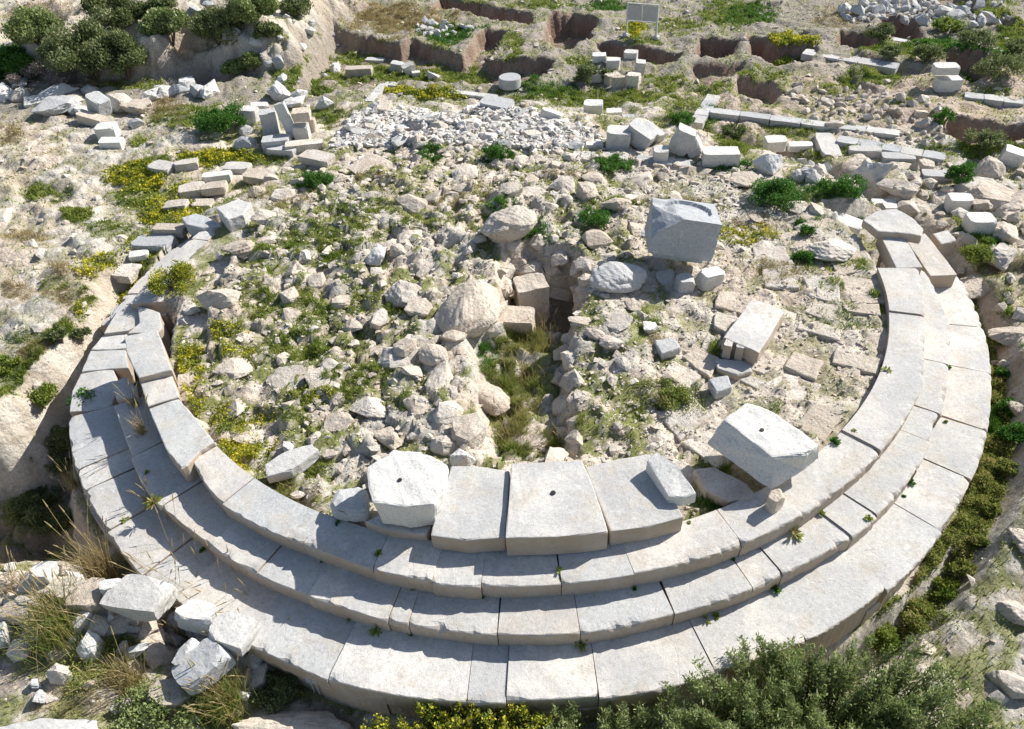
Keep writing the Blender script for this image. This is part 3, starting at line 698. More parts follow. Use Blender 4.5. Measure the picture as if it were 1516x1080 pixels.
def boulder(px, py, w, h, label, mat=None, z=None, name='boulder', yaw=None, tilt=0., asp=.8, cat='boulder', seed=None, sub=3, sink=.25):
    """rough stone: photo pixel of its centre, its width in photo pixels, height in metres"""
    g = ground_at(px, py)
    if z is not None: g[2] = z; q = P(px, py, z + h * .5); g[:2] = q[:2]
    else:
        q = P(px, py, g[2] + h * .4); g[:2] = q[:2]; g[2] = float(hz(q[0], q[1]))
    s = w / pxm(px, py, g[2]); rnd_ = any(q in label for q in ('largest rounded limestone', 'large smooth grey', 'big layered mauve', 'round grey drum', 'round striped', 'rounded mauve', 'grassy pit'))
    sd = int(seed if seed is not None else (px * 7 + py * 13) % 977)
    mat = M_white if mat is M_marb and 'white' in label and 'blue' not in label else mat
    o = link(name, round_mesh(M_marb if 'smooth grey' in label else (mat or M_lime), 5000 + sd % 40) if rnd_ else rock_var(mat or M_lime, sub, sd % 14)); r_ = random.Random(sd)
    yw = math.radians(yaw) if yaw is not None else r_.uniform(-3.1, 3.1)
    o.scale = (s * .60, s * .60 * asp, h * .66); o.rotation_euler = (r_.uniform(-.15, .15), r_.uniform(-.15, .15) + math.radians(tilt), yw)
    o.location = (g[0], g[1], g[2] + h * (.5 - sink)); occupied.append((g[0], g[1], s * .42))
    return tag(o, label, cat)
def block(px, py, L, Wd, H, yaw, label, mat=None, tilt=(0, 0), z=None, name='marble_block', cat='stone block', seed=None, chip=.10, sink=.04, group=None):
    """squared block: photo pixel of its centre, size in metres, yaw in degrees"""
    g = ground_at(px, py)
    zz = z if z is not None else g[2]
    q = P(px, py, zz + H * .5); g[:2] = q[:2]
    if z is None: zz = float(hz(q[0], q[1]))
    sd = int(seed if seed is not None else (px * 3 + py * 5) % 991)
    mat = M_white if (mat is None or mat is M_marb) and 'white' in label else mat
    o = link(name, box_var(mat or M_marb, sd % 9, chip)); o.scale = (L, Wd, H)
    o.rotation_euler = (math.radians(tilt[0]), math.radians(tilt[1]), math.radians(yaw))
    ex = abs(math.sin(math.radians(tilt[1]))) * L * .35 + abs(math.sin(math.radians(tilt[0]))) * Wd * .35
    o.location = (g[0], g[1], zz + H * .5 - sink + ex); occupied.append((g[0], g[1], max(L, Wd) * .45))
    return tag(o, label, cat, group)

# --- large worked pieces
def drum_block():
    root = empty('drum_block'); pts = [(569,676),(583,664),(625,668),(655,681),(665,688),(656,724),(643,746),(600,751),(552,745),(543,720),(543,690)]
    b = poly_block('body', pts, 1.02, .52, 81, M_white, None, taper=.10, bev=.045, amp=.016, cuts=3)
    root.location = b.location.copy(); b.parent = root; b.location = (0, 0, 0)
    socket(592, 711, 1.022, .03, root)
    occupied.append((root.location.x, root.location.y, .7))
    return tag(root, 'squat pale marble drum with a small round hole in its top, beside the slabs', 'marble drum')
drum_block()
def big_block():
    root = empty('capstone_block')
    b = poly_block('body', [(1071,621),(1106,594),(1140,607),(1174,629),(1214,659),(1196,672),(1143,677)], .93, .50, 91, M_white, None, bev=.035, amp=.014, cuts=3,
                   bottom=[(1046,657,.55),(1082,632,.5),(1130,640,.45),(1184,650,.45),(1214,681,.62),(1190,697,.55),(1141,729,.50)])
    root.location = b.location.copy(); b.parent = root; b.location = (0, 0, 0)
    socket(1128, 637, .935, .03, root); occupied.append((root.location.x, root.location.y, .9))
    return tag(root, 'huge tilted marble block with a small hole in its top, resting on the right steps', 'marble block')
big_block()
block(1147, 741, .22, .18, .34, 35, 'small pillar of broken stone propping up the huge marble block', M_lime, z=.30, chip=.24)
def pedestal():
    g = ground_at(998, 390); root = empty('pedestal_block', (g[0], g[1], g[2] + .27))
    n = 30; Lx, Ly, Hh = 1.22, 1.05, .88
    bm = bmesh.new(); bmesh.ops.create_cube(bm, size=1.0); bmesh.ops.subdivide_edges(bm, edges=bm.edges[:], cuts=n, use_grid_fill=True)
    V = np.array([v.co[:] for v in bm.verts]); X, Y, Z = V.T
    top = sstep(.3, .5, Z)
    rr = np.hypot((X - .02) * 1.0, (Y - .05) * 1.0)
    rec = sstep(.385, .36, rr); V[:, 2] -= .075 * rec * (Z > .49)
    ls = sstep(-.12, -.32, X) * (Z > .3)                                  # broken left shoulder
    V[:, 2] -= ls * .06 * (1 + sines(V, 5, 9)); 
    cut = np.clip((-X - Y * .5 + Z * .8) - .72, 0, 1); V[:, 0] += cut * .5; V[:, 2] -= cut * .5
    low = sstep(-.36, -.42, Z)
    V[:, 0] = V[:, 0] * (1 - .22 * low); V[:, 1] = V[:, 1] * (1 - .22 * low)
    V = V + .006 * np.stack([sines(V, 6, 11), sines(V, 7, 11), sines(V, 8, 11)], 1) + .004 * np.stack([sines(V, 16, 33), sines(V, 17, 33), sines(V, 18, 33)], 1)
    V = V * np.array([Lx, Ly, Hh])
    for v, q in zip(bm.verts, V): v.co = q
    me = bpy.data.meshes.new('body'); bm.to_mesh(me); bm.free()
    b = link('body', me, M_ped, root); b.location = (0, 0, .44); root.rotation_euler = (math.radians(-9), math.radians(9), math.radians(-8))
    occupied.append((g[0], g[1], .7))
    return tag(root, 'large grey cube pedestal with a round socket cut in its top, tilted on rubble', 'pedestal')
pedestal()
def moulded():
    root = empty('moulded_block')
    b = poly_block('body', [(1070,500),(1112,444),(1137,448),(1162,461),(1140,498),(1124,523),(1100,512)], .52, .26, 95, M_step, None, bev=.02, amp=.008)
    root.location = b.location.copy(); b.parent = root; b.location = (0, 0, 0); pl = root.location
    for x in (1078, 1096, 1114):
        c = P(x, 514 + (x - 1078) * .15, .42)
        t_ = link('tooth', box_var(M_step, 3), None, root); t_.scale = (.13, .16, .30); t_.location = (c[0] - pl.x, c[1] - pl.y, .10); t_.rotation_euler = (0, 0, -.5)
    occupied.append((pl.x, pl.y, .6))
    return tag(root, 'flat moulded marble block with toothed front end lying on the paving', 'marble block')
moulded()
def tilted():
    b = poly_block('tilted_block', [(958,682),(972,668),(1004,690),(1032,731),(1010,738),(990,735)], .86, .24, 97, M_white, None, bev=.02, amp=.008, zlist=[.86, .90, .90, .80, .76, .78])
    occupied.append((b.location.x, b.location.y, .4)); return tag(b, 'small tilted white block on the end of the raised slabs', 'stone block')
tilted()
def slab(name, pts, z, h, seed, label, mat=None, cat='stone slab', **k):
    b = poly_block(name, pts, z, h, seed, mat or M_step, None, **k)
    r = math.hypot(*(np.array(b.dimensions)[:2])) * .4; occupied.append((b.location.x, b.location.y, r))
    return tag(b, label, cat)
slab('displaced_slab', [(1277,325),(1300,312),(1327,308),(1350,322),(1369,339),(1364,350),(1336,345),(1300,343)], .44, .18, 101, 'dark grey slab lying crooked across the upper right end of the steps')
slab('broken_slab', [(1380,346),(1404,339),(1416,356),(1394,362)], -.02, .4, 102, 'small broken slab sticking out beside the upper right end of the steps')
slab('grey_block', [(968,503),(998,498),(1008,514),(980,524)], .34, .18, 103, 'small blue-grey block standing alone on the gravel right of the central pit', M_marb, 'stone block')
slab('lying_slab', [(390,688),(420,668),(462,656),(472,666),(432,696),(394,706)], .30, .2, 104, 'long speckled slab lying in the weeds inside the lower left steps', M_marb)
slab('worn_slab', [(1058,530),(1108,533),(1114,550),(1092,556),(1062,545)], .25, .12, 105, 'flat grey slab below the toothed moulded block', M_step)
slab('worn_slab', [(1048,560),(1078,556),(1084,572),(1060,582)], .32, .18, 106, 'small square grey stone left of the huge tilted block', M_marb)
slab('curb_block', [(268,322),(290,316),(306,320),(328,333),(300,338),(275,332)], .08, .3, 107, 'grey-blue block at the upper end of the left curb', M_marb)
slab('curb_block', [(320,308),(352,294),(372,300),(360,318),(336,326)], .35, .35, 108, 'larger grey block sloping down at the top of the left curb', M_marb)
slab('shaded_stone', [(486,745),(500,724),(530,715),(543,722),(545,758),(520,760),(492,756)], .55, .25, 109, 'rounded blue-grey stone in the shade left of the marble drum', M_marb, 'stone', bev=.06, amp=.02)
slab('sunken_slab', [(1026,694),(1060,690),(1108,716),(1120,735),(1080,742),(1045,728)], .36, .18, 110, 'dark flat stone in the shadow under the huge tilted block', M_lime, amp=.02)
# flat stones of the left approach
FL = [((240,246),.75,.45,'broad flat stone nearest the yellow weeds at the top left of the ring'),((276,243),.6,.35,'flat stone right of the broadest one at the top left'),((284,280),.62,.42,'bright white square slab above the left curb'),((322,263),.7,.3,'long pale flat stone behind the white square slab'),((318,278),.6,.4,'pinkish stone just right of the white square slab'),((262,307),.55,.35,'rough tan stone between weeds left of the curb'),((352,250),.65,.4,'flat pale slab in a row at the ring\'s upper left'),((300,300),.5,.35,'tan chipped stone above the grey curb block'),((252,341),.75,.3,'white flat stone just left of the upper curb end'),((226,356),.95,.5,'wide flat pale stone left of the curb beside weeds'),((182,396),.55,.5,'pale rounded flat rock among yellow weeds left of the curb'),((385,262),.8,.5,'pale sloping slab right of the row of flat stones'),((420,222),.9,.5,'cream slab below the stack of fallen blocks'),((470,235),.8,.5,'pale worn slab right of the cream one under the block stack'),((450,215),1.0,.4,'long flat footing stone below the stacked blocks'),((205,376),.4,.25,'small white stone near the left curb')]
for i, ((x, y), L_, W_, lab) in enumerate(FL):
    block(x, y, L_, W_, .20, -25 + (i * 37) % 40, lab, M_lime if i % 3 else M_marb, (random.Random(i).uniform(-4, 4), random.Random(i + 9).uniform(-4, 4)), name='flat_stone', cat='stone slab', seed=i, chip=.14, sink=.03)
# boulders inside the ring
BI = [(752,327,78,.62,'big layered mauve boulder at the back left rim of the central pit','m'),(868,283,42,.72,'upright pointed rock standing behind the central pit',''),(812,300,34,.35,'cream rock left of the upright pointed rock',''),(790,278,60,.35,'broad grey rock on the ridge behind the pit',''),(754,292,38,.35,'grey rock just above the layered mauve boulder',''),(835,272,44,.40,'squat tan rock behind the upright pointed rock',''),
 (916,300,40,.32,'wide pale rock right of the upright pointed rock',''),(880,355,50,.38,'layered brown rock on the right back wall of the pit',''),(938,330,46,.40,'pale rock between the pit and the grey pedestal',''),(912,413,76,.50,'large smooth grey boulder in the shade below the pedestal','g'),(690,440,96,.85,'largest rounded limestone boulder, left of the central pit',''),(596,426,66,.58,'angular cream boulder left of the largest rounded one',''),
 (621,455,46,.45,'white angular rock touching the largest rounded boulder',''),(555,379,38,.42,'blue-grey angular rock beside the striped round stone','g'),(590,373,30,.42,'round striped stone leaning on the blue-grey rock','m'),(605,352,46,.3,'flat grey rock behind the round striped stone',''),(360,374,62,.42,'squarish pinkish boulder at the upper left of the rubble',''),(325,442,58,.62,'tall blocky cream boulder beside the yellow bush on the left',''),
 (720,588,62,.60,'rounded brown boulder on the left bank of the grassy pit',''),(694,637,60,.42,'pinkish boulder at the lower left rim of the pit',''),(660,652,46,.42,'cream boulder left of the pinkish one at the pit rim',''),(792,637,84,.30,'cracked pale boulder lying across the foot of the pit',''),(640,520,46,.36,'squared tan rock left of the grassy pit',''),(606,512,44,.40,'dark pitted rock among weeds left of the pit',''),
 (560,470,40,.36,'grey pitted rock above the long dry weeds',''),(578,530,56,.3,'low pale rock in shadow left of the pit',''),(522,478,40,.26,'pale angular rock on the left rubble',''),(470,418,40,.3,'small cream boulder in the middle of the left rubble',''),(505,450,34,.25,'pale squared stone on the left rubble',''),(430,432,40,.3,'grey-pink stone above the left weeds',''),
 (420,286,46,.3,'tan boulder near the top of the left rubble',''),(400,330,48,.32,'low cream boulder at the left rim of the rubble',''),(610,295,50,.35,'peaked grey rock at the back of the rubble',''),(545,250,60,.32,'large pale stone at the rubble edge below the chips',''),(690,255,52,.30,'pale rock below the middle of the chip pile',''),(880,260,46,.3,'cream rock at the back right of the rubble',''),
 (950,265,44,.28,'low cream rock behind the grey pedestal',''),(1105,262,44,.34,'tall cream rock left of the green bush',''),(1180,302,46,.3,'grey rounded rock in front of the green bush',''),(1232,368,66,.40,'rough cream boulder inside the upper right steps',''),(1290,392,34,.28,'pale stone close to the upper right steps',''),(1130,370,50,.2,'flat grey rock right of the pedestal',''),
 (1210,310,36,.25,'small tan rock in front of the green bush',''),(1345,300,40,.3,'pale stone behind the dark crooked slab',''),(985,330,1,.1,'',''),(430,560,60,.22,'low rough limestone rock in the left weeds',''),(350,545,60,.22,'flat cream rock between yellow flowers',''),(340,600,70,.22,'long pitted rock among the yellow flowers',''),(375,640,50,.2,'cream rock right of the brightest yellow flowers',''),
 (550,600,60,.28,'rough pale rock left of the cream boulder',''),(500,620,50,.22,'low pale rock above the lying speckled slab',''),(575,640,50,.28,'pitted rock above the marble drum',''),(470,560,44,.22,'pitted cream rock amid left weeds',''),(650,560,60,.4,'steep rough limestone rock on the left bank',''),(660,600,50,.4,'cream rock standing at the pit\'s left bank',''),
 (960,345,34,.25,'small dark rock wedged left of the pedestal','g'),(985,400,44,.3,'grey rock in deep shade under the pedestal','g'),(1015,405,40,.32,'brown rock wedged under the pedestal',''),(860,475,34,.24,'small round stone on the right rim of the pit',''),(915,475,44,.26,'cream stone right of the pit',''),(935,450,30,.2,'small angular stone above the right gravel',''),(880,490,30,.2,'small tan stone on the right rim of the pit',''),(905,505,34,.2,'small grey stone on the right gravel slope','')]
for px, py, w, h, lab, t in BI:
    if w < 5: continue
    boulder(px, py, w, h * (.72 if w < 70 else .85), lab, {'': M_lime, 'm': M_lime, 'g': M_marb}[t], sub=4 if w > 60 else 3, sink=.36)
block(786, 441, .62, .55, .85, 12, 'tall squared brown block standing in the deep part of the pit', M_lime, z=-.75, name='squared_block', chip=.08)
block(764, 478, .7, .5, .5, -10, 'long brown stone at the mouth of the deep pit', M_lime, z=-.5, name='squared_block', chip=.12)
block(1052, 411, .52, .3, .32, 28, 'white wedge-shaped block propped right of the pedestal foot', M_marb, (0, 12), chip=.16)
block(1013, 416, .3, .3, .35, 10, 'pale small block under the pedestal corner', M_marb, (0, 8), chip=.16)
boulder(960, 485, 24, .2, 'small bright white stone above the lone grey block', M_marb)
boulder(683, 678, 40, .26, 'small white wedge of stone between drum and slabs', M_marb, z=.3)
boulder(425, 660, 20, .15, 'small white stone at the head of the lying speckled slab', M_marb)

# walls of the central pit: rough stones
PITW = [(842,500),(846,530),(848,560),(850,590),(852,625),(854,660),(838,640),(836,600),(832,560),(838,520),(760,410),(745,425),(740,400),(770,392),(800,388),(830,392),(850,405),(862,430),(858,455),(800,410),(825,420),(740,455),(730,480),(722,505)]
for i, (x, y) in enumerate(PITW):
    r_ = random.Random(i + 400); g = ground_at(x, y)
    o = link('pit_wall_stone', rock_var(M_lime, 2, i % 14)); s = r_.uniform(.14, .26)
    o.scale = (s * 1.2, s, s * .7); o.rotation_euler = (r_.uniform(-.4, .4), r_.uniform(-.4, .4), r_.uniform(0, 6)); o.location = (g[0], g[1], g[2] - .06)
    tag(o, 'rough limestone stone in the side wall of the central pit', 'stone', 'stones lining the central pit')

rgp = np.random.default_rng(404); nb = len(deep_hole)
for i in range(46):
    k = rgp.integers(nb); t_ = rgp.random(); p_ = deep_hole[k] * (1 - t_) + deep_hole[(k + 1) % nb] * t_; c_ = deep_hole.mean(0); p_ = c_ + (p_ - c_) * rgp.uniform(.86, 1.10)
    if p_[1] < c_[1] - .3 and rgp.random() < .6: continue
    s_ = rgp.uniform(.13, .27); o = link('pit_wall_stone', rock_var(M_lime, 2, i % 14)); o.scale = (s_ * 1.2, s_, s_ * .7); o.rotation_euler = (rgp.uniform(-.3, .3), rgp.uniform(-.3, .3), rgp.uniform(0, 6)); o.location = (p_[0], p_[1], float(hz(p_[0], p_[1])))
    tag(o, 'rough limestone stone in the side wall of the central pit', 'stone', 'stones lining the central pit')
# --- fallen marble blocks behind the ring
BB = [ # px,py,L,W,H,yaw,tilt,label
 (156,186,.66,.6,.5,5,(0,0),'white square block, the rear one of a pair on bare rock'),(164,209,.72,.45,.33,2,(0,4),'white oblong block, the front one of a pair on bare rock'),
 (408,206,.85,.55,.48,3,(0,0),'blue-grey oblong block at the foot of the stacked blocks'),(424,178,.34,.25,1.15,5,(-12,-14),'bright white slab leaning upright in the stacked blocks'),(399,180,.52,.45,.8,8,(0,0),'dark grey upright block in the middle of the stacked blocks'),
 (372,176,.5,.45,.6,-10,(0,6),'light blue block on the left of the stacked blocks'),(446,192,.5,.45,.55,0,(0,0),'pale upright block on the right of the stacked blocks'),(446,168,.55,.45,.3,4,(0,0),'pinkish block on top of the right upright block'),(459,184,.35,.3,.45,0,(0,0),'small brown block at the right end of the stacked blocks'),
 (384,160,.6,.4,.35,20,(0,10),'grey tumbled block at the top of the stacked blocks'),(532,108,1.05,.4,.38,-4,(0,0),'low reddish block in the green hollow'),(588,96,.5,.4,.36,-12,(0,10),'grey block left of its twin in the green hollow'),(605,103,.45,.4,.38,25,(0,-18),'pale tilted block right of the grey one in the green hollow'),(616,108,.32,.25,.22,10,(0,0),'small block beside the tilted pale one in the hollow'),
 (555,87,.8,.35,.2,-18,(0,0),'flat stone lying near the left mound wall'),(878,168,.62,.5,.6,-8,(0,0),'white block with notched top behind the chip pile'),(909,170,.5,.35,.3,-5,(0,0),'small white block right of the notched one'),(930,174,.4,.3,.25,-10,(0,0),'pale blue block above the tilted blocks'),
 (915,205,.68,.6,.58,-8,(0,3),'bright squared block left of the tilted pair'),(947,206,.8,.5,.5,-35,(0,24),'grey block tilted against the bright squared block'),(965,200,.7,.3,.45,-48,(0,20),'pale slab leaning behind the tilted grey block'),(978,226,.40,.35,.42,-5,(8,0),'small white upright block in front of the tilted blocks'),
 (1009,213,.52,.45,.72,-15,(0,22),'blue-grey block tipped on edge right of the tilted pair'),(1027,217,.4,.35,.5,-20,(0,-30),'dark grey slab behind the tipped blue-grey block'),(880,214,.5,.25,.2,-3,(0,0),'low white block left of the bright squared block'),(1067,228,.98,.5,.42,-7,(0,0),'long white block standing apart at the back right'),
 (1148,211,.62,.5,.34,-3,(0,0),'white block stacked on a paler one at the back right'),(1148,222,.68,.5,.2,-3,(0,0),'pale block carrying a white block at the back right'),
 (887,89,.5,.4,.35,-8,(0,0),'left one of two white blocks under the notice board'),(908,90,.5,.4,.38,-12,(0,0),'right one of two white blocks under the notice board'),(934,84,.5,.4,.35,-20,(0,0),'grey block near the pit below the notice board'),(948,94,.35,.4,.45,-10,(0,6),'upright grey block below the notice board'),(880,107,.7,.45,.3,-6,(0,0),'white flat block beside the dark green bush'),(906,114,.5,.4,.38,30,(0,0),'brown block right of the dark green bush'),
 (920,122,.7,.18,.42,-6,(0,0),'thin upright slab in front of the brown blocks'),(938,115,.45,.4,.5,-25,(0,0),'rounded brown block right of the thin slab'),
 (1400,100,.75,.5,.25,-6,(0,0),'upper white stone of the pair by the right trench'),(1405,115,.75,.5,.42,-6,(0,0),'lower white block of the pair by the right trench'),(1334,66,.9,.4,.3,-12,(0,10),'stone lintel over the dark hole at the back right'),
 (1262,302,.72,.5,.40,-35,(0,8),'white carved block behind the upper right steps'),(1313,293,.62,.5,.5,-8,(0,0),'white squared block beside the carved one at the steps end'),(1420,299,.58,.45,.38,-10,(0,0),'rounded white block in the grass on the right'),(1449,331,.62,.5,.42,-5,(0,0),'white squared block below the rounded one on the right'),
 (1390,256,.85,.4,.2,-14,(0,0),'flat pale slab left of the round green bush'),(1500,232,.6,.5,.4,-30,(0,12),'white block at the right edge of the view'),(1225,215,.55,1.5,.25,-8,(0,0),'pale rectangular footing running away from the curb line'),(735,165,.95,.7,.38,-25,(0,5),'big grey slab at the right end of the chip pile'),(715,163,.5,.5,.35,-5,(0,0),'small grey block left of the big slab by the chips'),
 (148,159,.72,.55,.62,-35,(0,18),'tilted grey block in the left row of boulders'),(136,177,1.0,.4,.34,-20,(0,10),'long pinkish slab in front of the left row of boulders'),(1185,215,.7,.35,.2,-6,(0,0),'short slab lying right of the stacked white pair'),(1280,222,.9,.35,.22,-10,(0,0),'long pale slab below the curb line'),(1330,232,.9,.4,.22,-12,(0,0),'long pale slab right of the other one below the curb line')]
for i, (px, py, L_, W_, H_, yw, tl, lab) in enumerate(BB):
    L_, W_, H_ = L_ * .86, W_ * .86, H_ * .84
    br = any(w in lab for w in ('brown', 'reddish', 'pinkish'))
    z_ = None
    if 'on top of the right upright' in lab: z_ = float(ground_at(446, 196)[2]) + .50
    if 'stacked on a paler' in lab: z_ = float(ground_at(1148, 224)[2]) + .18
    if 'upper white stone' in lab: z_ = float(ground_at(1405, 118)[2]) + .38
    if 'lintel' in lab: z_ = Zg - .15
    block(px, py, L_, W_, H_, yw, lab, M_lime if br else M_marb, tl, z=z_, seed=i * 3, chip=.11)
BO = [(5,138,52,.42,'g','rounded white boulder at the far left end of the row'),(28,140,40,.42,'g','pinkish boulder second in the left row'),(49,150,40,.36,'g','grey boulder third in the left row'),(75,134,52,.36,'g','long grey boulder behind the left row'),(78,158,58,.46,'g','long pale boulder in the front of the left row'),(103,143,38,.36,'','pink stone among the grey left row'),(110,157,26,.25,'g','small round stone in the left row'),(122,162,24,.25,'g','small white stone left of the tilted grey block'),
 (175,146,44,.62,'','big pinkish boulder right of the tilted grey block'),(203,154,48,.52,'','pitted tan boulder right of the big pinkish one'),(198,178,22,.3,'g','lone pale stone in front of the tan boulders'),(225,134,32,.4,'g','white rock at the foot of the hill'),(242,130,36,.4,'g','pale rock in the row below the cave'),(262,128,34,.4,'g','grey rock in the row below the cave'),(277,124,28,.36,'g','brightest white rock below the cave'),(292,132,28,.36,'g','grey rock right of the brightest one below the cave'),(308,127,34,.42,'g','white knobbly rock at the right of the cave row'),(132,132,26,.26,'g','pale stone behind the tilted grey block'),(25,125,40,.22,'g','flat whitish rock by the green tuft on the far left'),
 (361,208,32,.5,'g','round grey drum stone left of the stacked blocks'),(413,132,38,.55,'g','white lump of marble crowning the stacked blocks'),(437,146,34,.40,'g','white fragment behind the stacked blocks'),(481,148,28,.40,'g','white round stone right of the stacked blocks'),(443,135,24,.3,'g','small white stone behind the stack'),(363,191,20,.3,'g','small stone above the round grey drum stone'),
 (640,110,24,.25,'g','pale round stone in the green hollow'),(690,90,1,.1,'',''),(938,28,1,.1,'',''),(1140,243,46,.50,'g','big white boulder left of the dark stone heap'),(1294,252,40,.68,'g','tall blue-white boulder at the right of the dark stone heap'),(1330,268,50,.32,'','low rough boulder right of the tall blue-white one'),
 (1462,250,46,.46,'','large rounded mauve boulder right of the round bush'),(1246,300,30,.42,'g','grey rounded stone left of the carved white block'),(1448,276,60,.3,'','pale rock below the mauve boulder'),(1370,245,26,.25,'','pale stone left of the flat slab'),(1470,290,70,.35,'','broad cream rock on the right behind white blocks'),(1500,300,60,.35,'','cream rock at the right edge behind the grass'),(1480,370,50,.4,'','brown rock by the grass on the right edge'),
 (1490,345,50,.3,'','pale rock behind the brown one on the right edge'),(1400,388,44,.24,'','pale stone beside the right steps end'),(1450,415,70,.24,'','layered pale rock right of the steps'),(1500,490,50,.25,'','cream rock right of the ditch'),(1090,228,1,.1,'',''),(1455,300,36,.25,'','stone between the two white blocks on the right'),(1338,283,34,.25,'','tan stone behind the steps end'),(580,155,1,.1,'',''),
 (575,148,1,.1,'',''),(1385,170,1,.1,'',''),(1470,150,1,.1,'','')]
for px, py, w, h, t, lab in BO:
    if w < 5: continue
    boulder(px, py, w, h, lab, M_marb if t == 'g' else M_lime, sub=3)
# dark little heap left of the tall blue-white boulder
for i, (x, y) in enumerate([(1185,242),(1200,240),(1213,246),(1222,258),(1208,262),(1195,255),(1240,262),(1232,250),(1260,262),(1270,252),(1252,272),(1275,268),(1180,255),(1225,240)]):
    o = boulder(x, y, 20 + (i * 7) % 10, .28 + .03 * (i % 4), 'small dark grey stone in the heap behind the green bush', M_marb, sub=2, seed=i * 5, name='heap_stone', cat='stone'); o['group'] = 'stones of the dark heap behind the green bush'

def disc():
    g = ground_at(755, 127); bm = bmesh.new(); bmesh.ops.create_cone(bm, cap_ends=True, segments=28, radius1=.36, radius2=.34, depth=.3)
    bmesh.ops.bevel(bm, geom=[e for e in bm.edges], offset=.015, segments=1, affect='EDGES')
    me = bpy.data.meshes.new('column_drum'); bm.to_mesh(me); bm.free(); o = link('column_drum', me, M_marb); o.location = (g[0], g[1], g[2] + .13)
    return tag(o, 'flat white column drum lying by the yellow weeds behind the chips', 'column drum')
disc()
# long curb lines at the back right, foundation edge at the back
def curb_line(name, p0, p1, n, w, h, label, z0=None, dz=.03, mat=None):
    a = ground_at(*p0); b = ground_at(*p1); z = z0 if z0 is not None else max(a[2], b[2]) + dz
    a = P(*p0, z); b = P(*p1, z); root = empty(name, (a[0], a[1], z - h)); d = (b - a)[:2]; L = np.hypot(*d); yw = math.atan2(d[1], d[0])
    for i in range(n):
        c = (b - a) * (i + .5) / n; o = link('curb_block', box_var(mat or M_marb, i % 9, .05)); o.parent = root
        o.scale = (L / n - .015, w, h); o.rotation_euler = (0, 0, yw + random.Random(i).uniform(-.01, .01)); o.location = (c[0], c[1], h * .5 + random.Random(i + 5).uniform(-.012, .012))
    return tag(root, label, 'stone curb')
curb_line('stone_curb', (1052,163), (1332,197), 6, .34, .36, 'long straight curb of pale marble blocks at the back right')
curb_line('stone_curb', (1030,182), (1058,140), 4, .4, .2, 'short row of flat blocks meeting the long curb at its left end')
curb_line('stone_curb', (1428,140), (1516,150), 3, .4, .3, 'row of pale beams at the right edge behind the red earth')
curb_line('stone_curb', (1190,76), (1330,98), 5, .5, .2, 'narrow line of stones along the path at the back right')
curb_line('foundation_edge', (570,123), (735,143), 6, .25, .22, 'thin straight stone edge behind the chip pile')
curb_line('foundation_edge', (545,150), (568,124), 2, .25, .22, 'short stone edge at the left corner of the chip pile')
curb_line('foundation_edge', (848,228), (930,232), 3, .35, .2, 'white footing in front of the squared blocks')
curb_line('foundation_edge', (942,234), (1025,242), 3, .35, .2, 'pale footing in front of the tipped blue-grey block')
curb_line('foundation_edge', (1240,205), (1400,232), 5, .4, .2, 'low worn footing below the curb at the back right')

# --- foreground left: ruined wall
FW = [(62,846,.36,.30,.24,-8,(0,0),.15,'bright white cube of stone on top of the foreground wall','g'),(207,884,.92,.56,.42,-14,(6,0),-.05,'largest grey block of the foreground wall','g'),(292,912,.60,.36,.36,-12,(0,8),-.15,'white-faced block right of the largest one in the foreground wall','g'),(133,884,.5,.5,.4,-6,(0,0),-.1,'brown block left of the largest one in the foreground wall','l'),(168,872,.32,.2,.4,20,(0,0),0,'narrow white stone wedged in the foreground wall','g'),
 (345,938,.62,.5,.36,-20,(0,8),-.2,'smooth grey block near the lowest step in the foreground','g'),(302,988,.75,.5,.34,40,(0,-14),-.3,'big grey tilted slab at the right of the foreground wall','g'),(279,968,.42,.18,.3,48,(0,-20),-.2,'thin white slab beside the big grey tilted one','g'),(251,1030,.5,.38,.32,-40,(0,10),-.5,'cream corner block below the tilted slab','l'),
 (40,888,.42,.2,.14,-8,(0,0),.02,'small pale slab at the left of the foreground wall','l'),(62,866,.62,.35,.2,-10,(0,0),0,'grey layered stone under the white cube','l'),(20,905,.5,.3,.2,-5,(0,0),-.05,'pink layered stone at the left edge','l'),(100,873,.55,.4,.3,-20,(0,0),-.05,'grey block right of the white cube','l')]
for i, (px, py, L_, W_, H_, yw, tl, z_, lab, mt) in enumerate(FW):
    L_, W_, H_ = L_ * .84, W_ * .84, H_ * .86
    block(px, py, L_, W_, H_, yw, lab, M_marb if mt == 'g' else M_lime, tl, z=z_ - .12, seed=i * 4 + 1, chip=.26, name='wall_block')
FB = [(374,978,44,.45,'g','white knobbly block at the right end of the foreground wall'),(127,955,36,.35,'g','white triangular stone below the brown block'),(85,1000,36,.3,'l','pink rock in the dry foreground weeds'),(57,1030,24,.2,'g','small grey stone left below the pink rock'),(130,1013,16,.14,'l','tiny pink stone right of the pink rock'),(50,1012,18,.16,'g','small pale stone left of the pink rock'),(8,935,36,.36,'g','white rock at the very left edge'),(50,1092,190,.35,'g','bright rock ledge in the bottom left corner'),(440,1082,190,.35,'l','broad cream rock at the bottom of the view'),(60,925,60,.25,'l','low brown rubble lump left of the dry tuft'),
 (175,920,60,.3,'l','dark rubble under the largest wall block'),(215,935,60,.3,'l','broken stones under the middle of the wall'),(30,960,40,.25,'l','pale rock at the left edge under the wall'),(360,1005,50,.4,'l','white pitted rock at the foot of the wall end'),(15,858,50,.35,'l','grey rock at the left edge above the wall'),(180,1045,30,.2,'l','pale stone in the dark weeds')]
for px, py, w, h, t, lab in FB: boulder(px, py, w, h, lab, M_marb if t == 'g' else M_lime, sub=4 if w > 60 else 3, asp=.32 if w > 150 else .8, yaw=(0 if w > 150 else None))
rw = random.Random(77)
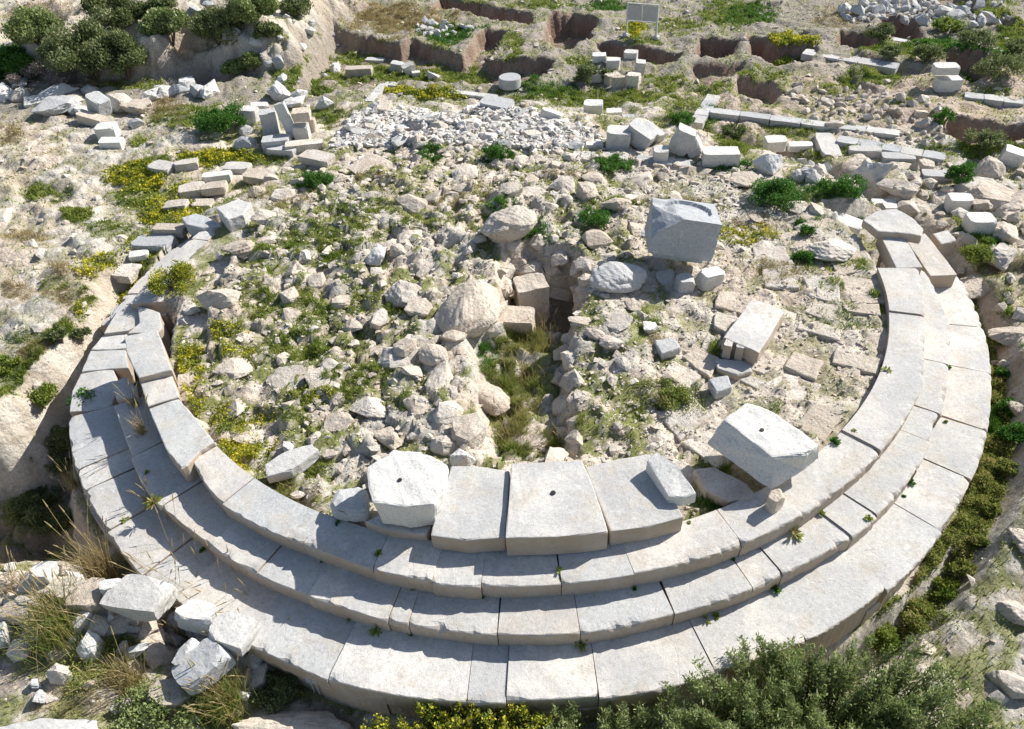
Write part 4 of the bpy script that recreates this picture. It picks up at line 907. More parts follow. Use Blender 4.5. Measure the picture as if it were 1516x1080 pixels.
for k in range(58):                                       # medium stones that make up the body of the low wall
    t_ = rw.random(); x_ = -5 + 395 * t_; yc = float(np.interp(x_, [0, 60, 150, 250, 330, 395], [885, 868, 888, 915, 955, 985])); y_ = yc + rw.uniform(-16, 40)
    o = boulder(x_, y_, rw.uniform(20, 46), rw.uniform(.16, .34), 'stone in the body of the foreground wall', [M_marb, M_lime, M_marb, M_white][k % 4], name='wall_stone', cat='stone', seed=k * 3, sub=2, sink=.15)
    o['group'] = 'medium stones of the foreground wall'
# right-hand rock ledge
for px, py, w, h, lab in [(1530,800,70,.2,'pale rock ledge right of the ditch'),(1505,905,50,.2,'rough white rock near the lower right corner'),(1500,1010,60,.25,'pitted pale rock at the lower right edge'),(1512,600,40,.2,'cream rock by the green ditch')]:
    boulder(px, py, w, h, lab, M_lime, sub=4, asp=.7, sink=.4)

# --- paving inside the right of the ring
def paving():
    r_ = random.Random(5); k = 0
    pts = []
    rows = [(6.1, 6.78), (5.35, 6.05), (4.6, 5.3), (3.9, 4.55)]
    for (ra, rb) in rows:
        th = math.radians(-66)
        while th < math.radians(8):
            w = r_.uniform(.5, 1.05) / rb; t2 = th + w
            if r_.random() < .84:
                q = []
                for (t, R) in ((th + .012, ra + .02), (t2 - .012, ra + .03), (t2 - .012, rb - .02), (th + .012, rb - .02)):
                    R += r_.uniform(-.11, .11); t += r_.uniform(-.10, .10) / R; q.append((R * math.cos(t), R * math.sin(t)))
                cx = sum(a for a, _ in q) / 4; cy = sum(b for _, b in q) / 4
                if not any(math.hypot(cx - ox, cy - oy) < orr * .7 for ox, oy, orr in occupied):
                    # mid-edge points make the outline uneven
                    q2 = []
                    for i in range(4):
                        q2.append(q[i]); a, b = q[i], q[(i + 1) % 4]; q2.append(((a[0] + b[0]) / 2 + r_.uniform(-.03, .03), (a[1] + b[1]) / 2 + r_.uniform(-.03, .03)))
                    z = float(hz(cx, cy)); o = poly_block('paving_stone', q2, z + .026 + r_.uniform(-.014, .014), .12, 700 + k, M_lime, GROUND, bev=.025, cuts=1, amp=.012, world=True); k += 1
            th = t2
paving()

# ------------------------------------------------------------------ scattered stones
occ = np.array(occupied)
def clear(x, y, r):
    return np.all(np.hypot(occ[:, 0][None] - x[:, None], occ[:, 1][None] - y[:, None]) > occ[:, 2][None] + r[:, None] * .4, axis=1)
def in_steps(x, y, pad=0.):
    r = np.hypot(x, y); th = np.arctan2(y, x); th = np.where(th > 1.2, th - 2 * np.pi, th)
    return (r > 6.72 - pad) & (r < 8.7 + pad) & (th < ang(1345, 350, 0) + .04) & (th > ang(322, 328, 0) - .02)
def visible(x, y, z):
    d = np.stack([x, y, z], 1) - CAM; f = d @ _f; u = (d @ _R) / f * FPX; v = (d @ _U) / f * FPX
    return (np.abs(u) < 1050) & (np.abs(v) < 700) & (f > 0), FPX / f
def scatter_objects(name, label, cat, group, n, sampler, size, mat, seed, flat=.75, sub=2, box=.0, lift=.12):
    rg = np.random.default_rng(seed); x, y = sampler(rg, n * 8); z = hz(x, y); s = size(rg, len(x))
    ok = clear(x, y, s) & ~in_steps(x, y) & visible(x, y, z)[0]; x, y, z, s = x[ok], y[ok], z[ok], s[ok]
    # keep the stones from burying one another
    keep = []; 
    for i in range(len(x)):
        if len(keep) >= n: break
        if keep:
            k = np.array(keep); 
            if (np.hypot(x[k] - x[i], y[k] - y[i]) < (s[k] + s[i]) * .42).any(): continue
        keep.append(i)
    pos = []
    for c, i in enumerate(keep):
        bx = rg.random() < box
        mt = mat[int(rg.integers(len(mat)))] if isinstance(mat, (list, tuple)) else mat
        o = link(name, box_var(mt, int(rg.integers(9)), .16) if bx else rock_var(mt, sub, int(rg.integers(14))))
        a = s[i] * (1.0 if bx else .58)
        o.scale = (a * rg.uniform(.9, 1.25), a * rg.uniform(.6, .95), a * flat * rg.uniform(.7, 1.15))
        o.rotation_euler = (rg.uniform(-.35, .35), rg.uniform(-.35, .35), rg.uniform(-3.14, 3.14))
        o.location = (x[i], y[i], z[i] + a * flat * lift); tag(o, label, cat, group); pos.append((x[i], y[i], s[i] * .4))
    return pos
def stuff_stones(name, label, n, sampler, size, mat, seed, sub=0, flat=.7, lift=.1, density=None):
    rg = np.random.default_rng(seed); x, y = sampler(rg, n); s = size(rg, len(x)); ok = ~in_steps(x, y) & visible(x, y, hz(x, y))[0]
    if density is not None: ok &= rg.random(len(x)) < density(x, y)
    if len(occ): 
        big = occ[occ[:, 2] > .2]
        for ox, oy, orr in big: ok &= ~((np.abs(x - ox) < orr * .7) & (np.abs(y - oy) < orr * .7))
    x, y, s = x[ok], y[ok], s[ok]; z = hz(x, y); n = len(x)
    vs = []; sd_ = 3000
    while len(vs) < 12:
        g_ = hull_geo(sd_, 8); sd_ += 1
        for _ in range(sub): g_ = subdiv(*g_, .06)
        if not vs or (g_[1].shape == vs[0][1].shape and g_[0].shape == vs[0][0].shape): vs.append(g_)
    Vs = np.stack([v[0] for v in vs]) * 1.08; Fs = np.stack([v[1] for v in vs])
    kk = rg.integers(12, size=n); V = Vs[kk] * (s * .55)[:, None, None] * np.stack([rg.uniform(.9, 1.3, n), rg.uniform(.6, .95, n), flat * rg.uniform(.6, 1.2, n)], 1)[:, None, :]
    a = rg.uniform(0, 6.283, n); b = rg.uniform(-.5, .5, n); ca, sa, cb, sb = np.cos(a), np.sin(a), np.cos(b), np.sin(b)
    X, Y, Z = V[..., 0], V[..., 1], V[..., 2]
    X, Z = X * cb[:, None] + Z * sb[:, None], -X * sb[:, None] + Z * cb[:, None]
    X, Y = X * ca[:, None] - Y * sa[:, None], X * sa[:, None] + Y * ca[:, None]
    V = np.stack([X + x[:, None], Y + y[:, None], Z + (z + s * .55 * flat * lift)[:, None]], -1)
    nv = V.shape[1]; F = (Fs[kk] + (np.arange(n) * nv)[:, None, None]).reshape(-1, 3)
    tint = np.repeat(rg.random(n), nv)
    me = np_mesh(name, V.reshape(-1, 3), F, {'tint': ('FLOAT', tint)})
    return tag(link(name, me, mat), label, None, None, 'stuff')
def samp_poly(pts, z):
    poly = wpoly(pts, z)
    lo, hi = poly.min(0), poly.max(0)
    def f(rg, n):
        x = rg.uniform(lo[0], hi[0], n * 3); y = rg.uniform(lo[1], hi[1], n * 3); k = poly_sd(poly, x, y) > 0
        return x[k][:n], y[k][:n]
    return f
def samp_disc(r1, cond=None):
    def f(rg, n):
        r = r1 * np.sqrt(rg.random(n * 2)); t = rg.uniform(0, 6.283, n * 2); x, y = r * np.cos(t), r * np.sin(t)
        k = grid_sample(mask_log['cpit'], x, y) < .5
        if cond: k &= cond(x, y)
        return x[k][:n], y[k][:n]
    return f
left_side = lambda x, y: ~((x > 2.2) & (y < 1.0) & (np.random.default_rng(3).random(x.shape) < .85))
chip_poly = [(480,205),(520,160),(560,143),(640,148),(760,158),(800,175),(860,190),(900,215),(860,228),(800,236),(700,228),(600,222),(520,215)]
pos1 = scatter_objects('rubble_stone', 'rough cream limestone stone in the weedy rubble inside the round platform', 'stone', 'rubble stones inside the round platform', 300, samp_disc(6.7, left_side), lambda rg, n: (rg.gamma(2.0, .10, n) + .08).clip(.13, .5), M_lime, 11, flat=.42, lift=-.05)
pos2 = scatter_objects('marble_chip', 'pale broken marble piece in the dense chip pile behind the ring', 'stone', 'broken marble pieces in the chip pile', 300, samp_poly(chip_poly, .0), lambda rg, n: rg.gamma(5, .07, n).clip(.2, .62), [M_marb, M_white, M_lime, M_white], 12, box=.25, lift=.15, flat=.5)
pos3 = scatter_objects('heap_stone', 'whitish stone in the long heap at the top right', 'stone', 'stones of the heap at the top right', 140, samp_poly([(1240,8),(1300,-5),(1420,-12),(1480,0),(1500,22),(1440,38),(1370,30),(1320,28),(1250,30)], -.2), lambda rg, n: rg.gamma(5, .07, n).clip(.2, .6), M_marb, 13, lift=.5)
pos4 = scatter_objects('field_stone', 'rough stone lying on the ground right of the round platform', 'stone', 'stones on the ground right of the platform', 90, samp_poly([(1380,240),(1540,230),(1540,540),(1480,520),(1430,400),(1380,330),(1200,300),(1150,240)], -.3), lambda rg, n: rg.gamma(5, .06, n).clip(.16, .6), M_lime, 14)
pos5 = scatter_objects('back_stone', 'pale stone scattered among weeds behind the rubble ring', 'stone', 'stones scattered behind the ring', 150, samp_poly([(420,240),(480,215),(800,238),(1000,240),(1130,250),(1120,300),(900,260),(600,262),(380,330),(300,330)], .0), lambda rg, n: rg.gamma(5, .055, n).clip(.16, .5), M_lime, 15, flat=.5, lift=.0)
pos6 = scatter_objects('hill_stone', 'white stone lying at the top of the left hillside', 'stone', 'white stones on the left hillside', 40, samp_poly([(420,-20),(500,-20),(480,20),(440,60),(400,60),(200,20),(330,0)], 1.), lambda rg, n: rg.gamma(5, .07, n).clip(.2, .6), M_marb, 16)
pos7 = scatter_objects('mound_stone', 'white stone lying on the grassy mound at the top', 'stone', 'stones on the grassy mound', 22, samp_poly([(600,30),(640,18),(690,22),(700,38),(640,44),(605,34)], -.3), lambda rg, n: rg.uniform(.2, .5, n), M_marb, 17)
pos8 = scatter_objects('slope_stone', 'stone lying on the reddish ground below the trenches', 'stone', 'stones on the reddish ground at the back right', 110, samp_poly([(1160,120),(1300,130),(1400,160),(1400,215),(1250,195),(1180,170)], -.3), lambda rg, n: rg.gamma(5, .05, n).clip(.15, .5), M_lime, 18)
occ = np.concatenate([occ, np.array(pos1 + pos2 + pos5)])
stuff_stones('rubble', 'small broken limestone filling the round platform', 4200, samp_disc(6.75, left_side), lambda rg, n: rg.gamma(4, .028, n).clip(.05, .22), M_limeA, 21, sub=1, flat=.45, lift=.0, density=lambda x, y: .55 + .5 * noise2(x * .9, y * .9, 5))
stuff_stones('gravel', 'fine pale gravel inside the round platform', 26000, samp_disc(6.8), lambda rg, n: rg.gamma(3, .013, n).clip(.018, .09), M_limeA, 22, sub=0, density=lambda x, y: .5 + .7 * noise2(x * 1.1, y * 1.1, 6) + .3 * (x > 1))
stuff_stones('marble_rubble', 'small marble chips between the larger pieces', 4200, samp_poly(chip_poly, 0.), lambda rg, n: rg.gamma(4, .035, n).clip(.05, .22), M_marbA, 23, lift=.3)
full = lambda rg, n: (rg.uniform(-20, 22, n), -9.5 + 45 * rg.random(n) ** 1.3)
dout = lambda x, y: np.clip(.45 + .8 * fbm(x, y, .5, 3, 15), .05, 1) * (np.hypot(x, y) > 6.8) * (1 - .6 * grid_sample(mask_log['pit'], x, y)) * (1 - .6 * (x < -8) * (y < 9))
stuff_stones('scattered_stones', 'small stones scattered on the ground around the ruin', 7500, full, lambda rg, n: rg.gamma(3, .04, n).clip(.05, .3), M_limeA, 24, density=dout)
pos10 = scatter_objects('wall_rubble_stone', 'small stone', 'stone', 'small stones packed in the foreground wall', 150, samp_poly([(-20,845),(60,832),(150,858),(260,890),(330,915),(400,960),(395,1015),(320,1015),(250,975),(150,950),(60,950),(-20,980)], -.35), lambda rg, n: rg.uniform(.1, .36, n), [M_marb, M_lime, M_white], 29, lift=.25)
pos9 = scatter_objects('field_stone', 'rough stone', 'stone', 'stones on the bare rock left of the ring', 45, samp_poly([(0,200),(190,230),(170,330),(230,370),(130,470),(60,560),(-20,600),(-40,300)], -.3), lambda rg, n: (rg.gamma(2.2, .06, n) + .08).clip(.12, .45), M_lime, 19, flat=.5, lift=.0)
stuff_stones('ground_gravel', 'gravel on the ground around the ruin', 30000, full, lambda rg, n: rg.gamma(3, .018, n).clip(.025, .12), M_limeA, 25, density=dout)

ORD = ['nearest', 'second nearest', 'third nearest', 'fourth nearest', 'fifth nearest', 'sixth nearest', 'seventh nearest', 'eighth nearest', 'ninth nearest', 'tenth nearest'] + ['%d%s nearest' % (k, 'th' if k % 100 in (11, 12, 13) else {1: 'st', 2: 'nd', 3: 'rd'}.get(k % 10, 'th')) for k in range(11, 200)]
def relabel(group, noun, marks):
    """name every stone by the landmark it lies next to, the side it lies on and its rank there"""
    L_ = {}
    for o in COL.objects:
        if o.get('group') != group: continue
        best = min(marks, key=lambda m: math.hypot(o.location.x - m[1][0], o.location.y - m[1][1])); dx = o.location.x - best[1][0]; dy = o.location.y - best[1][1]
        side = ('right of' if dx > 0 else 'left of') if abs(dx) > abs(dy) else ('behind' if dy > 0 else 'in front of')
        L_.setdefault((best[0], side), []).append((math.hypot(dx, dy), o))
    for (mk, side), lst in L_.items():
        lst.sort(key=lambda q: q[0])
        for k, (d, o) in enumerate(lst): o['label'] = '%s %s, %s %s' % (noun, side, ORD[k], mk) if False else '%s %s %s %s' % (ORD[k], noun, side, mk)
def mk(name, x, y):
    return (name, ground_at(x, y)[:2])
IN_ = [mk('the layered mauve boulder', 752, 335), mk('the largest rounded boulder', 690, 450), mk('the striped round stone', 590, 380), mk('the grey pedestal', 1005, 395), mk('the lone blue-grey block', 990, 515), mk('the lying speckled slab', 428, 680), mk('the marble drum', 600, 700), mk('the tall blocky boulder', 325, 450), mk('the squarish pinkish boulder', 360, 380), mk('the toothed moulded block', 1110, 480), mk('the huge tilted block', 1120, 660), mk('the pinkish pit boulder', 694, 640), mk('the upright pointed rock', 868, 290), mk('the leafy upper left plant', 470, 275), mk('the peaked grey rock', 610, 295), mk('the wide green bush', 1150, 295), mk('the brownish gravel plant', 995, 600), mk('the cracked pit boulder', 792, 640), mk('the low left rock', 430, 560), mk('the angular left rock', 522, 478), mk('the pitted yellow-flower rock', 340, 600), mk('the middle grass tuft', 735, 230)]
relabel('rubble stones inside the round platform', 'rubble stone', IN_)
relabel('stones scattered behind the ring', 'pale scattered stone', IN_ + [mk('the tilted block row', 950, 240), mk('the cream footing slab', 430, 225), mk('the squarish pinkish boulder', 400, 330)])
relabel('broken marble pieces in the chip pile', 'marble piece', [mk('the big grey slab', 735, 170), mk('the bright squared block', 905, 210), mk('the left pile corner', 500, 200), mk('the pile centre', 650, 195), mk('the upper pile corner', 570, 150), mk('the pile foot', 600, 222), mk('the right pile part', 820, 205), mk('the notched white block', 870, 180)])
relabel('stones of the heap at the top right', 'heap stone', [mk('the dark lintel hole', 1335, 50), mk('the heap left end', 1250, 20), mk('the heap crest', 1380, 5), mk('the heap right end', 1480, 20)])
relabel('stones on the reddish ground at the back right', 'reddish ground stone', [mk('the long curb middle', 1190, 175), mk('the orange trench end', 1395, 185), mk('the white stone pair', 1405, 118), mk('the long curb end', 1332, 195), mk('the small dirt hollow', 1160, 135)])
relabel('stones on the ground right of the platform', 'rough stone', [mk('the crooked dark slab', 1325, 330), mk('the rounded mauve boulder', 1462, 255), mk('the lower white block', 1449, 335), mk('the layered right rock', 1450, 415), mk('the ditch top plant', 1478, 510)])
relabel('stones on the bare rock left of the ring', 'pale field stone', [mk('the left curb foot', 170, 460), mk('the white oblong block', 164, 215), mk('the small white curb stone', 205, 376), mk('the left weedy hollow', 80, 285), mk('the left trench top', 60, 560), mk('the pale rounded flat rock', 182, 396)])
WM_ = [mk('the white cube stone', 62, 850), mk('the largest wall block', 205, 900), mk('the tilted grey slab', 302, 995), mk('the smooth grey block', 345, 945), mk('the left wall end', 10, 920), mk('the dry wall tuft', 95, 930)]
relabel('small stones packed in the foreground wall', 'wall rubble stone', WM_)
relabel('medium stones of the foreground wall', 'medium wall stone', WM_)
relabel('stones lining the central pit', 'pit wall stone', [mk('the squared pit block', 786, 445), mk('the lower pit end', 830, 640), mk('the pit mouth', 735, 480)])
relabel('white stones on the left hillside', 'white hillside stone', [mk('the cliff edge bush', 398, 62), mk('the cave top', 300, 70), mk('the cliff top', 460, 30)])
relabel('stones on the grassy mound', 'mound stone', [mk('the mound middle', 660, 35), mk('the mound left end', 610, 30)])
relabel('stones of the dark heap behind the green bush', 'dark heap stone', [mk('the tall blue-white boulder', 1294, 255), mk('the wide green bush', 1180, 275)])

# ------------------------------------------------------------------ vegetation
def blades(name, label, x, y, z, h, w, mat, seed, lean=.5, quad=False, tint=None, parent=None, kind='stuff', curved=False):
    rg = np.random.default_rng(seed); n = len(x); a = rg.uniform(0, 6.283, n); l = rg.uniform(0, lean, n) * h; b = a + rg.uniform(-1.2, 1.2, n) + 1.57
    base = np.stack([x, y, z], 1); dx = np.stack([np.cos(b), np.sin(b), 0 * b], 1) * (w * .5)[:, None]
    tip = base + np.stack([np.cos(a) * l, np.sin(a) * l, h], 1)
    if curved:
        mid = base + np.stack([np.cos(a) * l * .3, np.sin(a) * l * .3, h * .6], 1)
        V = np.stack([base - dx, base + dx, mid + dx * .7, mid - dx * .7, tip], 1); F0 = np.array([[0, 1, 2], [0, 2, 3], [3, 2, 4]])
    else:
        V = np.stack([base - dx, base + dx, tip], 1); F0 = np.array([[0, 1, 2]])
    k = V.shape[1]; F = (F0[None] + (np.arange(n) * k)[:, None, None]).reshape(-1, 3)
    t = np.repeat(tint if tint is not None else rg.random(n), k)
    me = np_mesh(name, V.reshape(-1, 3), F, {'tint': ('FLOAT', t)})
    o = link(name, me, mat, parent)
    return tag(o, label, None, None, kind) if kind else o
def leaves(name, C, size, mat, seed, asp=.45, parent=None, label=None, kind=None, tint=None, up=.4):
    """leaf-shaped quads at points C"""
    rg = np.random.default_rng(seed); n = len(C); d = rg.normal(size=(n, 3)); d[:, 2] = np.abs(d[:, 2]) * .8 + up; d /= np.linalg.norm(d, axis=1)[:, None]
    s = rg.normal(size=(n, 3)); s -= (s * d).sum(1)[:, None] * d; s /= np.linalg.norm(s, axis=1)[:, None]
    L = (size * rg.uniform(.6, 1.3, n))[:, None]
    V = np.stack([C, C + d * L * .5 + s * L * asp * .5, C + d * L, C + d * L * .5 - s * L * asp * .5], 1)
    F = np.arange(4 * n).reshape(n, 4)
    t = np.repeat(tint if tint is not None else rg.random(n), 4)
    o = link(name, np_mesh(name, V.reshape(-1, 3), F, {'tint': ('FLOAT', t)}), mat, parent)
    if kind: tag(o, label, None, None, kind)
    return o
KM = {'Y': [], 'G': [], 'B': [], 'D': [], 'W': [], 'M': []}
rg = np.random.default_rng(55)
for cx, cy, a, b, k, dns in PW:
    area = abs(a[0] * b[1] - a[1] * b[0]) * math.pi * 1.4; dist = math.hypot(cx - CAM[0], cy - CAM[1])
    per = 2400 * min(1.3, (17 / max(dist, 9)) ** 1.6)
    n = int(min(area * per * dns, 30000)); u = rg.uniform(-1.3, 1.3, n * 2); v = rg.uniform(-1.3, 1.3, n * 2)
    x = cx + a[0] * u + b[0] * v; y = cy + a[1] * u + b[1] * v
    d = np.hypot(u, v) + .55 * fbm(x, y, 1.5, 3, 71); ok = (rg.random(n * 2) < sstep(1.2, .6, d)) & ~in_steps(x, y, -.02)
    KM[k].append(np.stack([x[ok], y[ok], np.full(ok.sum(), dist)], 1)[:n])
spec = {'Y': (L_yel, .10, .036, 'yellow_flowers', 'low yellow-flowering weeds growing between the stones'), 'G': (L_green, .10, .026, 'green_weeds', 'green grass and weeds between the stones'), 'B': (L_bright, .13, .024, 'fresh_grass', 'fresh bright green grass in tufts and hollows'),
        'D': (L_dry, .13, .012, 'dry_grass', 'straw-coloured dry grass'), 'W': (L_mixed, .20, .014, 'pit_grass', 'long dry grass growing in the pit'), 'M': (L_mixed, .16, .03, 'brown_weeds', 'brownish green weeds along the ditch')}
thd = rg.uniform(-1.02, .02, 60000); rd_ = np.interp(thd, PA[0], PA[1]) + .02 + np.abs(rg.normal(0, .26, len(thd))) + .12 * fbm(thd * 9, thd * 0, 1, 2, 5)
dd_ = np.stack([rd_ * np.cos(thd), rd_ * np.sin(thd), np.full(len(thd), 12.)], 1); km_ = fbm(dd_[:, 0], dd_[:, 1], 1.1, 3, 63)
KM['B'].append(dd_[(km_ > -.02) & (thd > -.6)]); KM['M'].append(dd_[(km_ <= -.02) | (thd < -.5)]); KM['G'].append(dd_[::3])
for i, (k, arr) in enumerate(KM.items()):
    A_ = np.concatenate(arr); n = len(A_); r_ = np.random.default_rng(80 + i); mat, hh, ww, nm, lab = spec[k]
    A_ = A_[r_.random(n) < grid_sample(mask_log['flat'], A_[:, 0], A_[:, 1])]; n = len(A_); x, y = A_[:, 0], A_[:, 1]; z = hz(x, y); far = np.clip(A_[:, 2] / 13, .8, 2.2)
    cl = np.clip(.6 + .9 * fbm(x, y, 3, 2, 19), .25, 1.6)
    if k in 'YM':
        pos = np.stack([x, y, z + r_.uniform(0, 1, n) * hh * cl], 1); tint = np.clip(r_.normal(.5, .28, n) * .7 + .3 * (pos[:, 2] - z) / hh, 0, 1)
        if k == 'Y': tint = np.clip(tint + .35 * fbm(x, y, 2.2, 2, 29), 0, 1)
        leaves(nm, pos, ww * far * 1.15, mat, 90 + i, .7, None, lab, 'stuff', tint)
    else:
        blades(nm, lab, x, y, z - .01, hh * cl * r_.uniform(.5, 1.2, n), ww * far * .8, mat, 90 + i, .9, tint=np.clip(r_.normal(.5, .25, n) + .3 * fbm(x, y, 1.2, 2, 39), 0, 1))
# sparse weeds everywhere the soil shows
rg = np.random.default_rng(66); n = 260000; x = rg.uniform(-19, 20, n); y = -9.6 + 38 * rg.random(n) ** 1.5
w = grid_sample(mask_log['weed'], x, y); ok = (rg.random(n) < w * 1.3) & ~in_steps(x, y, -.02); x, y = x[ok], y[ok]; d = np.hypot(x - CAM[0], y - CAM[1])
blades('sparse_weeds', 'sparse weeds in the soil between stones', x, y, hz(x, y) - .01, rg.uniform(.03, .11, len(x)), .024 * np.clip(d / 13, .8, 2.2), L_green, 67, .9, tint=np.clip(rg.normal(.6, .25, len(x)), 0, 1))

def tube(bm, pts, r0, r1, seg=6):
    pts = [Vector(p) for p in pts]; prev = None
    for i, p in enumerate(pts):
        d = (pts[min(i + 1, len(pts) - 1)] - pts[max(i - 1, 0)]).normalized(); s = d.orthogonal().normalized(); t = d.cross(s); r = r0 + (r1 - r0) * i / (len(pts) - 1)
        ringv = [bm.verts.new(p + (s * math.cos(k * 6.283 / seg) + t * math.sin(k * 6.283 / seg)) * r) for k in range(seg)]
        if prev:
            for k in range(seg): bm.faces.new([prev[k], prev[(k + 1) % seg], ringv[(k + 1) % seg], ringv[k]])
        prev = ringv
def bush(px, py, wpx, h, n, leaf, mat, label, name='shrub', cat='bush', depth=.8, z=None, seed=0, clumps=16, asp=.45, group=None, at=None, wm=None, mat2=None, up=.4):
    """px, py = middle of the bush's foot in the photo; wpx its width in photo pixels"""
    g = ground_at(px, py) if at is None else np.array([at[0], at[1], float(hz(at[0], at[1]))])
    rx = (wpx / pxm(px, py, g[2]) if wm is None else wm) * .5; ry = rx * depth
    root = empty(name, g); r_ = np.random.default_rng(seed + int(px * 3 + py))
    cc = []
    for i in range(clumps):
        t = r_.uniform(0, 6.283); q = math.sqrt(r_.random()) * .82; e = math.sqrt(max(0, 1 - q * q)) * r_.uniform(.45, 1.)
        cc.append((q * math.cos(t) * rx, q * math.sin(t) * ry, max(e * h, h * .2), r_.uniform(.22, .42)))
    cc = np.array(cc); k = r_.integers(clumps, size=n); R = cc[k, 3] * min(rx, h * 1.3)
    d = r_.normal(size=(n, 3)); d /= np.linalg.norm(d, axis=1)[:, None]; q = r_.random(n) ** .45
    C = np.stack([cc[k, 0], cc[k, 1], cc[k, 2] * .82], 1) + d * (R * q)[:, None] * np.array([1, 1, .8]); C[:, 2] = np.maximum(C[:, 2], .01)
    tint = np.clip(r_.normal(.45, .2, n) + .25 * (cc[k, 3] - .32) * 8 * .3 + r_.normal(0, .12, clumps)[k], 0, 1)
    leaves('foliage', C, leaf, mat, seed + 1, asp, root, tint=tint, up=up)
    if mat2: 
        m = C[:, 2] > h * .55; leaves('flowers', C[m][:n // 3] + np.array([0, 0, .03]), leaf * .9, mat2, seed + 2, .9, root, tint=np.clip(r_.normal(.75, .2, m.sum()), 0, 1)[:n // 3])
    bm = bmesh.new()
    for i in range(min(clumps, 12)): 
        tip = Vector((cc[i, 0], cc[i, 1], cc[i, 2] * .8)); tube(bm, [(tip.x * .05, tip.y * .05, -.05), (tip.x * .45, tip.y * .45, tip.z * .5), tip], .012 + h * .012, .004, 5)
    me = bpy.data.meshes.new('stem'); bm.to_mesh(me); bm.free(); link('stem', me, M_bark, root)
    return tag(root, label, cat, group)
# hillside scrub, top left
for i, (px, py, w, h, lab, m) in enumerate([(140,118,150,2.5,'biggest dark bush of the left hillside, in its middle',L_dark),(192,118,80,2.0,'dark bush at the right foot of the biggest hillside bush',L_dark),(75,104,110,1.5,'greyish bush left of the biggest hillside bush',L_dark),(20,88,90,1.2,'deep green bush at the left edge of the hillside',L_bright),(258,72,90,1.5,'olive-green bush above the cave',L_dark),(320,48,110,1.5,'dark bush at the top of the view above the cave',L_dark),(375,32,90,1.3,'bush at the top right of the hillside',L_dark),(398,62,50,.6,'grey-green bush on the cliff edge',L_dark),(376,108,40,.7,'round dark bush beside the cave',L_dark),(240,18,60,.7,'low bush at the very top above the white rock',L_dark),(440,20,60,.6,'low bush at the top edge of the cliff',L_dark),(340,75,40,.5,'small silver-green bush right of the cave top',L_olive),(175,40,100,1.6,'upper bush behind the biggest hillside bush',L_dark)]):
    if i in (2, 4, 6, 8): m = L_olive
    w *= .84; h *= .85
    bush(px, py, w, h, 12000 if w > 60 else 5000, .10, m, lab, seed=i * 7, clumps=22, asp=.5)
bush(70, 122, 150, .55, 5600, .10, L_dead, 'dry mauve-grey brush in front of the hillside bushes', cat='brush', seed=3, asp=.2, clumps=20)
bush(5, 108, 50, .5, 1200, .10, L_dead, 'dry brownish brush at the left edge', cat='brush', seed=4, asp=.2)
